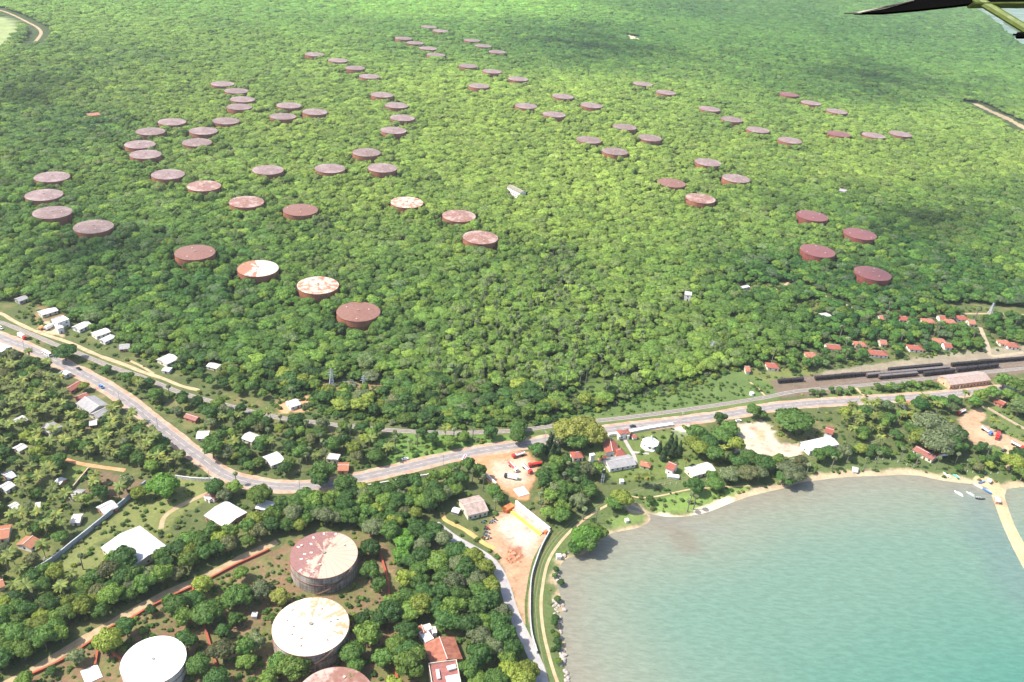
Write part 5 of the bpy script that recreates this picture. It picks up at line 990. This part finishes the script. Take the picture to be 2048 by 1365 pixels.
big('128,700,8.5,1 805,1085,6.5,0,2 800,1110,5.5,0,2 815,1070,5,0,2 1588,838,13.5,1 690,966,7.6,3 330,975,9.2,5,2 300,978,5,0,2 246,1117,7.6 217,1142,6.4 228,1120,6 1585,944,9.6,1 1572,955,6 1160,1080,7,5,2 1175,1072,8,5,2 1190,1062,7 1150,1095,5 1178,1090,6 425,895,8 452,900,6.5 438,875,6 475,895,6 646,940,8,4 640,955,6 430,975,6 470,975,5 520,985,8,3 450,990,5 1445,872,9 1415,880,8 1395,865,8 1470,890,7 1430,905,7 1460,855,7 1400,895,7 1385,882,6 1440,838,5 1508,822,6 1525,828,4 1860,850,13,3,3 1890,862,13,3,3 1875,885,13,3,3 1900,890,11,3 1850,878,10,3 1910,868,9,3 1835,860,9 1140,862,12,3,1 1165,855,11,5,1 1185,870,10,3,1 1150,880,9,3 1120,875,7,5 1300,1000,3 1245,999,7 1232,1002,6 1390,972,6,3 1430,965,6,3 1500,910,7 1530,925,7 1555,925,6 1480,925,6 1500,945,7,3 1460,945,7,3 1520,945,6 1800,805,5 1840,808,7 1660,905,7 1640,910,6 1690,903,6 1960,795,6 1985,785,7 2010,760,8 2035,775,9 2040,815,8 2030,930,9 2045,910,8 2048,945,7')
big('1328,905 1336,893 1345,900 1352,885 1320,890 1360,898 1343,880 1102,878 1110,890 1096,892 1117,902 1104,905 1060,800'.replace(' ', ',3 ')+',3', 'con')
big('1037,850,6 1034,862,5 1036,875,5')
big('1203,905,4 1447,905,4,0 1283,950,4 1300,952,4 1375,915,4 1450,895,4 1985,842,4 1763,850,4 1765,872,4 188,945,4 190,965,4 183,972,4 235,975,4 468,885,4', 'coco')
big('1130,945,4 1082,985,4 1083,1003,4 1170,1015,4 1195,1022,4 1385,985,4 1392,995,4 1760,905,4 1700,905,4 1670,915,4 1918,908,4 650,905,4 645,885,4 640,870,4 612,905,4 618,895,4 790,860,4 782,880,4 160,1112,4 820,880,4 835,870,4 470,945,4 1620,925,4 1735,918,4 1380,1000,3.5', 'palm')
def fill(poly, kinds, spacing, rlo, rhi, seed=0, keep=1., pad=1.):
    P = W(poly) if isinstance(poly, str) else poly; r = np.random.default_rng(seed); lo = P.min(0); hi = P.max(0); n = int((hi-lo).prod()/spacing**2*5)
    X = r.uniform(lo[0], hi[0], n); Y = r.uniform(lo[1], hi[1], n); R_ = r.uniform(rlo, rhi, n); ok = inpoly(P, X, Y) & ~blocked(X, Y, R_*pad); X = X[ok]; Y = Y[ok]; R_ = R_[ok]
    ex = [(t[1], t[2], t[3]) for t in TREES if lo[0]-9 < t[1] < hi[0]+9 and lo[1]-9 < t[2] < hi[1]+9]; EX = np.array(ex).reshape(-1, 3)
    for x, y, q in zip(X, Y, R_):
        if len(EX) and (np.hypot(EX[:, 0]-x, EX[:, 1]-y) < spacing*.5+np.minimum(EX[:, 2], 8)*.5).any(): continue
        k = r.choice(list(kinds), p=np.array(list(kinds.values()))/sum(kinds.values())); EX = np.vstack([EX, (x, y, q)])
        if r.random() < keep: put(k, x, y, q if k == 'broad' else 4.)
fill('0,1300 60,1262 130,1205 210,1165 300,1130 400,1085 450,1065 520,1035 560,1012 640,1005 700,985 760,995 850,975 900,1000 890,1050 850,1062 780,1062 720,1062 650,1052 590,1072 560,1090 545,1096 470,1122 400,1150 300,1190 230,1235 150,1282 60,1335 0,1362 -80,1400 -120,1330', {'broad': 1}, 6.3, 4.4, 6.6, 1)
fill('0,1210 60,1160 120,1150 160,1165 220,1165 150,1200 60,1262 0,1300 -120,1330 -120,1220', {'broad': .85, 'coco': .15}, 6.6, 3.8, 5.5, 2)
fill('715,1062 900,1066 965,1105 992,1150 1000,1200 1028,1265 1058,1325 1066,1400 930,1400 925,1330 900,1268 850,1240 835,1290 822,1400 790,1400 795,1290 770,1225 800,1190 800,1110', {'broad': 1}, 8., 5., 7.4, 3, pad=.8)
fill('-60,700 60,722 200,792 300,868 395,925 350,955 250,935 180,925 120,910 60,925 0,930 -120,930', {'coco': .62, 'broad': .36, 'palm': .02}, 6.3, 3.6, 5.4, 4)
fill('-120,930 0,930 60,930 120,925 120,985 185,990 290,975 285,1000 205,1045 140,1092 70,1142 0,1205 -120,1230', {'coco': .42, 'broad': .58}, 7., 3.4, 5.4, 5)
fill('150,705 225,742 330,780 450,820 575,845 700,860 880,870 1000,875 950,885 850,905 720,940 600,960 500,950 430,915 330,845 230,770 150,725', {'broad': .8, 'coco': .1, 'palm': .1}, 7.6, 3.8, 6., 6, .85)
fill('60,605 130,638 180,655 250,695 330,735 420,775 500,800 560,825 600,830 600,800 560,790 470,755 380,742 300,720 250,697', {'broad': .85, 'palm': .15}, 7.2, 3.2, 5.4, 7, .75)
fill('1065,905 1130,915 1190,945 1250,975 1150,1035 1100,1060 1060,1010 1075,960', {'broad': .85, 'palm': .15}, 7, 4., 6.2, 8)
fill('900,960 950,960 985,985 1020,1010 1000,1035 975,1038 960,1025 985,1010 970,985 930,975 900,1000 895,985', {'broad': .75, 'palm': .25}, 7.5, 4, 5.6, 9)
fill('885,940 950,945 960,965 905,985 870,975 860,955', {'broad': 1}, 7.5, 4.2, 5.8, 10)
fill('1680,825 1800,815 1830,830 1830,900 1780,885 1740,885 1700,890 1690,870', {'broad': .55, 'coco': .45}, 7.2, 4, 6, 11)
fill('1450,930 1560,930 1700,900 1800,895 1900,925 2000,940 1900,950 1700,925 1560,955 1450,975', {'broad': .75, 'palm': .25}, 8.5, 3, 5, 12, .8)
fill('1900,905 1960,900 2010,930 2060,935 2060,950 1900,935', {'broad': .9, 'palm': .1}, 9, 3, 5, 13)
fill('1990,800 2100,800 2100,890 2060,840 2000,825', {'broad': .9, 'palm': .1}, 8, 4, 5.5, 14)
fill('1780,800 1900,795 1985,790 1970,812 1900,835 1860,830 1800,825', {'broad': .9, 'coco': .1}, 8.6, 3.5, 5.5, 15)
fill('1740,778 1850,768 1890,780 1880,790 1760,798', {'broad': 1}, 6, 2.2, 3.6, 16); fill('1620,790 1700,782 1720,792 1640,800', {'broad': 1}, 6, 2., 3., 17)
fill('1380,950 1440,920 1480,920 1500,960 1440,975', {'broad': 1}, 8, 3.5, 5, 18); fill('1110,1130 1122,1165 1118,1215 1112,1205 1104,1160', {'broad': 1}, 5, 1.6, 2.4, 19); fill('1104,1230 1114,1240 1120,1300 1122,1365 1110,1340 1102,1270', {'broad': 1}, 5, 1.6, 2.6, 20)
fill('1440,740 1490,725 1540,705 1620,692 1700,648 1760,620 1850,606 1950,640 1960,700 1880,708 1800,715 1720,722 1640,738 1560,745 1480,745', {'broad': .88, 'palm': .12}, 7.6, 3.4, 5.2, 21)
fill('1960,640 2100,640 2200,680 2048,690 1990,700 1985,680', {'broad': .9, 'palm': .1}, 8, 3.4, 5.2, 22)
fill('900,640 1000,560 1100,540 1200,600 1300,680 1200,760 1050,800 900,780 850,720', {'palm': 1}, 17, 4, 4, 23, .8, .2); fill('1080,545 1120,500 1160,560 1130,620 1200,650 1100,640', {'palm': 1}, 12, 4, 4, 24, .9, .2); fill('1050,760 1200,740 1330,760 1250,800 1100,830', {'palm': 1}, 13, 4, 4, 25, .8, .2)
near_n = len(TREES)
# ---- split: nearest broadleaf trees are single objects
cand = []
for i, t in enumerate(TREES):
    px, py = proj(t[1], t[2], 5.); vis = (-70 < px < 2118) & (py < 1440)
    cand.append((t[0], math.hypot(t[1], math.hypot(t[2], CAMZ))/max(t[3], 2.), i, vis))
single = set()
for kind, cap in (('broad', 296), ('coco', 296), ('palm', 290), ('con', 50)):
    c_ = sorted([c for c in cand if c[0] == kind and c[3]], key=lambda c: c[1])[:cap]; single |= {c[2] for c in c_}
LB = np.array([(a, b) for a, b, _ in LAND]); info = {'broad': ('broadleaf_tree', 'tree', 'broadleaf trees of the village and tank compound'), 'coco': ('coconut_palm', 'palm', 'coconut palms'), 'palm': ('palmyra_palm', 'palm', 'palmyra palms'), 'con': ('conifer_tree', 'conifer', 'dark conifers')}
rank = {}
for kind in info:
    ids = [i for i in single if TREES[i][0] == kind]
    if not ids: continue
    XY = np.array([TREES[i][1:3] for i in ids]); D = np.hypot(XY[:, None, 0]-LB[None, :, 0], XY[:, None, 1]-LB[None, :, 1]); L0 = D.argmin(1); rk = D.argsort(0).argsort(0)
    for j, i in enumerate(ids): rank[i] = (LAND[L0[j]][2], rk[j, L0[j]]+1)
STUFF = []
for i, (kind, x, y, r_, zs, pr) in enumerate(TREES):
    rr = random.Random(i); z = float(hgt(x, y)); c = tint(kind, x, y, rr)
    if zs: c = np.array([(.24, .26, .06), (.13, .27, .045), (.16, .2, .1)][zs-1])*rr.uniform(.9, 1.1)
    if kind == 'broad': pi_ = pr if pr is not None else rr.randrange(6); s_ = r_/4.5; sz = s_ if s_ < 1.3 else 1.3+(s_-1.3)*.5; sc = (s_, s_*rr.uniform(.9, 1.1), sz*rr.uniform(.9, 1.12))
    elif kind == 'con': pi_ = 0; sc = (1, 1, rr.uniform(.8, 1.1))
    elif kind == 'coco': pi_ = rr.randrange(5); s_ = rr.uniform(.85, 1.15); sc = (s_,)*3
    else: pi_ = rr.randrange(4); s_ = rr.uniform(.95, 1.3)*(1.2 if y > 560 else 1); sc = (s_, s_, rr.uniform(1.1, 1.4) if y > 540 else rr.uniform(.85, 1.1))
    if i not in single: STUFF.append((kind, pi_, x, y, z, sc, rr.uniform(0, 6.28), c)); continue
    nm, cat, grp = info[kind]; ph, rk_ = rank[i]; lum = c.sum()
    ad = {'broad': ('deep green' if lum < .17 else 'mid green' if lum < .24 else 'yellow green' if c[0]/c[1] < .8 and c[2] < .05 else 'greyish green') + (' low' if r_ < 3 else ' broad' if r_ > 6.5 else '')+' tree', 'coco': 'coconut palm with drooping fronds', 'palm': 'grey green fan palm', 'con': 'dark narrow conifer'}[kind]
    o = empty(nm, (x, y, z), rr.uniform(0, 6.28), f'{ad}, {ordn(int(rk_))} nearest to the {ph}', cat, grp); o.scale = sc
    if kind == 'broad': k_ = link('crown', CM[pi_], None, o); link('trunk', TM[pi_], None, o)
    elif kind == 'con': k_ = link('crown', CONM, None, o); link('trunk', CONT, None, o)
    elif kind == 'coco': k_ = link('fronds', COCO[pi_][0], None, o); link('trunk', COCO[pi_][1], None, o); link('coconut_cluster', COCO[pi_][2], None, o)
    else: k_ = link('fronds', PALM[pi_][0], None, o); link('trunk', PALM[pi_][1], None, o)
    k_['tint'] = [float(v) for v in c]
# ---- the forest beyond as one mass
r = np.random.default_rng(99)
def grid(y0, y1, sp):
    hx = y1*1.15+200; X, Y = np.meshgrid(np.arange(-hx*.62, hx*.75, sp), np.arange(y0, y1, sp)); X = X.ravel()+r.uniform(-.42, .42, X.size)*sp; Y = Y.ravel()+r.uniform(-.42, .42, Y.size)*sp
    px, py = proj(X, Y, 0.); ok = (px > -110) & (px < 2200) & (py > -55) & (py < 1000); return X[ok], Y[ok], sp
BX = []
for y0, y1, sp in ((380, 1000, 5.3), (1000, 1500, 6.2), (1500, 2200, 8.), (2200, 3200, 10.5), (3200, 5200, 14.5)):
    X, Y, sp = grid(y0, y1, sp); ok = inpoly(FOREST, X, Y); 
    for P in HOLES: ok &= ~inpoly(P, X, Y)
    X = X[ok]; Y = Y[ok]; rad = sp*(.42+1.15*r.random(len(X))**2.2); bl = np.zeros(len(X), bool)
    bl = blocked(X, Y, rad*.55); X = X[~bl]; Y = Y[~bl]; rad = rad[~bl]
    nt_ = [t for t in TREES if t[2] < 1100 and t[0] == 'broad']
    for x, y, q in zip(X, Y, rad): BX.append((x, y, q))
BX = np.array(BX); TK = np.array([c_[:2] for c_ in CIRC if c_[1] > 560 and c_[2] > 15])
T1 = np.array([(t[1], t[2], 1.2 if t[0] == 'palm' else t[3]) for t in TREES]); cell = {}
for x, y, q in T1: cell.setdefault((int(x//12), int(y//12)), []).append((x, y, q))
for x, y, q in BX:
    if y < 900:
        hit = any(math.hypot(x-a, y-b) < ((q*.7+min(c, 5)*.55)*(.5 if c == 1.2 else 1)) for dx in (-1, 0, 1) for dy in (-1, 0, 1) for a, b, c in cell.get((int(x//12)+dx, int(y//12)+dy), ()))
        if hit: continue
    k = snoise(x, y, 60, 11.); s_ = q/4.5; tall = 1.+.2*k
    if len(TK) and (np.hypot(TK[:, 0]-x, TK[:, 1]-y) < TR_+15).any(): tall = max(tall, 1.)*r.uniform(1.1, 1.4)
    if y < 760 and y > 380 and r.random() < .12: s_ *= .55; tall *= .8
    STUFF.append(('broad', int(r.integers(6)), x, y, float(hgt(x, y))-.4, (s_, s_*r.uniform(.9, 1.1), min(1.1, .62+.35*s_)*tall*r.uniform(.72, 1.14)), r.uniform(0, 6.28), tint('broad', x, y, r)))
# undergrowth and bushes
UB = []
def bushes(poly, sp, seed, keep=1., lo=.5, hi=1.2):
    P = W(poly); q = np.random.default_rng(seed); l = P.min(0); h_ = P.max(0); n = int((h_-l).prod()/sp**2); X = q.uniform(l[0], h_[0], n); Y = q.uniform(l[1], h_[1], n); ok = inpoly(P, X, Y) & ~blocked(X, Y, .6) & (q.random(n) < keep)
    ok &= ~(inpoly(WATER, X, Y) | (dline(WATER, X, Y, True) < 3.5))
    for Z in (Y1, Y2, Y3, Y4): ok &= ~inpoly(Z, X, Y)
    for x, y in zip(X[ok], Y[ok]):
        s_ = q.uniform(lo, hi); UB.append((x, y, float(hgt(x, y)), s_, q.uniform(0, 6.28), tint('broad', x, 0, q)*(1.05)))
bushes('600,800 700,790 800,845 900,850 1010,846 1100,836 1200,815 1290,795 1350,775 1250,770 1100,800 900,800 780,780 640,790', 3., 1, .8)
bushes('1000,840 1200,815 1400,765 1560,768 1540,800 1300,835 1060,866', 3.6, 2, .75, .35, 1.15)
bushes('60,610 400,770 600,845 1000,875 900,905 720,945 500,960 300,840 130,720 0,650', 4., 3, .8, .4, 1.3); bushes('1740,778 1850,768 1890,780 1880,790 1760,798 1640,800 1600,790', 3.5, 4, .9)
bushes('-100,700 200,800 420,935 600,985 900,960 1060,900 1250,860 1500,835 1700,815 2100,790 2100,960 1500,990 1250,1040 1100,1130 1060,1400 -100,1400', 4.6, 5, .7, .4, 1.15); bushes('1100,1100 1125,1150 1122,1300 1130,1400 1110,1400 1100,1280', 3., 6, .8, .4, 1.)
bushes('1450,740 1700,650 1850,605 2100,630 2100,690 1800,718 1600,745', 4.2, 7, .8, .5, 1.4); bushes('1430,560 1480,555 1620,556 1665,610 1580,645 1440,605', 4.5, 17, .6, .6, 2.); bushes('1240,490 1300,500 1345,452 1285,408 1230,470', 5, 18, .6, .7, 2.); bushes('1290,1000 1500,975 1480,1000 1330,1025', 5, 8, .35, .25, .5); bushes('440,1150 560,1110 760,1110 800,1400 0,1400 230,1250', 3.6, 9, .6, .25, .8)
bushes('1560,735 1640,728 1800,712 1900,700 2100,688 2100,697 1900,712 1800,722 1640,742', 4., 22, .7, .4, 1.1); bushes('1480,742 1560,735 1640,740 1630,752 1560,765 1500,765', 4.5, 23, .6, .4, 1.2)
bushes('540,760 780,765 800,850 620,840 540,820', 3.4, 10, .8)
bushes('130,640 250,700 380,755 470,765 560,795 600,815 800,860 900,862 1000,858 1100,846 1200,822 1290,802 1380,778 1450,752 1490,738 1440,738 1380,762 1290,788 1200,808 1100,828 900,845 800,840 600,790 470,740 300,710 180,650', 3.4, 31, .85, .9, 2.1)
bushes('640,790 800,850 1000,850 1100,838 1100,815 900,820 760,785 650,780', 3.6, 32, .6, .9, 1.9)
def scatter(name, rows, meshes, label):
    n = len(rows); me_ = bpy.data.meshes.new(name); me_.vertices.add(n); me_.vertices.foreach_set('co', np.array([q[0] for q in rows], np.float32).ravel())
    for an, ty, key, idx_ in (('rot', 'FLOAT_VECTOR', 'vector', 1), ('scl', 'FLOAT_VECTOR', 'vector', 2)): me_.attributes.new(an, ty, 'POINT').data.foreach_set(key, np.array([q[idx_] for q in rows], np.float32).ravel())
    me_.attributes.new('pidx', 'INT', 'POINT').data.foreach_set('value', np.array([q[3] for q in rows], np.int32))
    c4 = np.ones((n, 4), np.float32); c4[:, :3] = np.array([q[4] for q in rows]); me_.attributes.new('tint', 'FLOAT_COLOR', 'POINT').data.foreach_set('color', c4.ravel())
    o = link(name, me_); o['kind'] = 'stuff'; o['label'] = label
    ng = bpy.data.node_groups.new(name, 'GeometryNodeTree'); ng.interface.new_socket(name='Geometry', in_out='INPUT', socket_type='NodeSocketGeometry'); ng.interface.new_socket(name='Geometry', in_out='OUTPUT', socket_type='NodeSocketGeometry')
    nd = ng.nodes; lk = ng.links; gi = nd.new('NodeGroupInput'); go = nd.new('NodeGroupOutput'); ip = nd.new('GeometryNodeInstanceOnPoints'); jg = nd.new('GeometryNodeJoinGeometry')
    for src in meshes:
        oi = nd.new('GeometryNodeObjectInfo'); oi.transform_space = 'ORIGINAL'; oi.inputs['Object'].default_value = src; oi.inputs['As Instance'].default_value = True; lk.new(oi.outputs['Geometry'], jg.inputs[0])
    def na(nm, ty): a_ = nd.new('GeometryNodeInputNamedAttribute'); a_.data_type = ty; a_.inputs['Name'].default_value = nm; return [q for q in a_.outputs if q.enabled and q.name == 'Attribute'][0]
    e2r = nd.new('FunctionNodeEulerToRotation'); lk.new(na('rot', 'FLOAT_VECTOR'), e2r.inputs[0]); lk.new(e2r.outputs[0], ip.inputs['Rotation']); lk.new(na('scl', 'FLOAT_VECTOR'), ip.inputs['Scale']); lk.new(na('pidx', 'INT'), ip.inputs['Instance Index'])
    ip.inputs['Pick Instance'].default_value = True; lk.new(jg.outputs[0], ip.inputs['Instance']); lk.new(gi.outputs[0], ip.inputs['Points']); lk.new(ip.outputs[0], go.inputs[0])
    md = o.modifiers.new('scatter', 'NODES'); md.node_group = ng; return o
srcs = []
for m_ in CM: srcs.append(next(o for o in C.objects if o.data == m_))
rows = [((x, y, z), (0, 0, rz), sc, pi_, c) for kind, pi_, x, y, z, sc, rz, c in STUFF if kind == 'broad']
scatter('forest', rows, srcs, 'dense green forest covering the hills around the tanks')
print('forest trees', len(rows), 'singles', {k: sum(1 for i in single if TREES[i][0] == k) for k in info})
bo = link('undergrowth_bush', BUSH, None, None, tuple(G(700, 1215))); bo['tint'] = [.07, .12, .03]; tag(bo, 'small round bush on bare ground between two large round tanks', 'bush')
rows = [((x, y, z), (0, 0, rz), (s_, s_, s_*.9), 0, c) for x, y, z, s_, rz, c in UB]; scatter('undergrowth', rows, [bo], 'low bushes and scrub around houses, road and railway')
# ------------------------------------------------------------------ camera, light, air
cam = bpy.data.cameras.new('camera'); co = bpy.data.objects.new('camera', cam); C.objects.link(co); cam.sensor_width = 36; cam.lens = 36*F_PX/2048; cam.clip_end = 40000; cam.clip_start = .1
from mathutils import Matrix
M_ = Matrix(((Rt[0], Up[0], -Fw[0], 0), (Rt[1], Up[1], -Fw[1], 0), (Rt[2], Up[2], -Fw[2], CAMZ), (0, 0, 0, 1))); co.matrix_world = M_
bpy.context.scene.camera = co
EL = math.radians(52); AZ = math.atan2(-.14, -.99)         # the sun stands to the left, slightly this side
sd_ = np.array((math.cos(EL)*math.cos(AZ), math.cos(EL)*math.sin(AZ), math.sin(EL)))
sl = bpy.data.lights.new('sun', 'SUN'); sl.energy = 4.4; sl.angle = math.radians(.6); sl.color = (1, .955, .87); so = bpy.data.objects.new('sun', sl); C.objects.link(so)
from mathutils import Vector
so.rotation_euler = Vector(sd_).to_track_quat('Z', 'Y').to_euler(); so.location = (0, 0, 900)
w = bpy.data.worlds.new('World'); bpy.context.scene.world = w; w.use_nodes = True; nt = w.node_tree; bg = nt.nodes['Background']; sk = nt.nodes.new('ShaderNodeTexSky'); sk.sky_type = 'NISHITA'; sk.sun_disc = False; sk.sun_elevation = EL; sk.sun_rotation = math.atan2(sd_[0], sd_[1]); sk.dust_density = 2.
nt.links.new(sk.outputs[0], bg.inputs[0]); bg.inputs[1].default_value = .15
HAZE = 1
if HAZE:
    mb = MB(); mb.box((600, 4500, 171), (15000, 12000, 370)); m, nt, _, L = newmat('haze'); pv = N(nt, 'ShaderNodeVolumePrincipled'); pv.inputs['Color'].default_value = (.9, .96, .98, 1); pv.inputs['Density'].default_value = .5/9500; pv.inputs['Anisotropy'].default_value = .2; o_ = N(nt, 'ShaderNodeOutputMaterial'); L.new(pv.outputs[0], o_.inputs['Volume'])
    hz = mb.build('haze', m); hz['kind'] = 'stuff'; hz['label'] = 'thin pale haze over the far hills'
# clouds high above the land; they shade parts of the hills
cv, cf = ico(1); CV = []; CF = []; nb_ = 0; r = np.random.default_rng(5)
for px, py, rx, ry, cov in ((1190, 95, 230, 42, .36), (1760, 160, 300, 48, .2), (80, 210, 140, 60, .3), (1850, 440, 230, 90, .28), (240, 520, 240, 50, .28)):
    c = G2(px, py); a_ = G2(px-rx, py); b_ = G2(px, py-ry); d_ = G2(px, min(py+ry, 1300)); X = np.linalg.norm(a_-c); Y = np.linalg.norm(b_-d_)/2; q = 24.; n = int(cov*1.1*X*Y/(q*q*.8))
    for k in range(n):
        rr = abs(r.normal(0, .55)); t = r.uniform(0, 6.28); z = 4300+r.uniform(-80, 120); p = np.array((c[0]+rr*X*math.cos(t), c[1]+rr*Y*math.sin(t)))+sd_[:2]*z/sd_[2]
        s3 = q*r.uniform(.6, 1.15); CV.append(cv*(s3, s3, s3*.45)+(p[0], p[1], z)); CF.append(cf+nb_); nb_ += len(cv)
cm_, nt, _, _ = newmat('cloud'); surf(nt, (.85, .86, .88), 1.)
o = link('clouds', arrmesh('clouds', np.vstack(CV), None, np.vstack(CF), smooth=True), cm_); o['kind'] = 'structure'; o['label'] = 'scattered cumulus clouds above the hills'
sc = bpy.context.scene; sc.view_settings.view_transform = 'Standard'; sc.view_settings.look = 'None'; sc.view_settings.exposure = .95; sc.view_settings.gamma = 1
sc.render.engine = 'CYCLES'; sc.cycles.max_bounces = 5; sc.cycles.diffuse_bounces = 3; sc.cycles.glossy_bounces = 2; sc.cycles.transmission_bounces = 2; sc.cycles.volume_bounces = 0; sc.cycles.transparent_max_bounces = 4
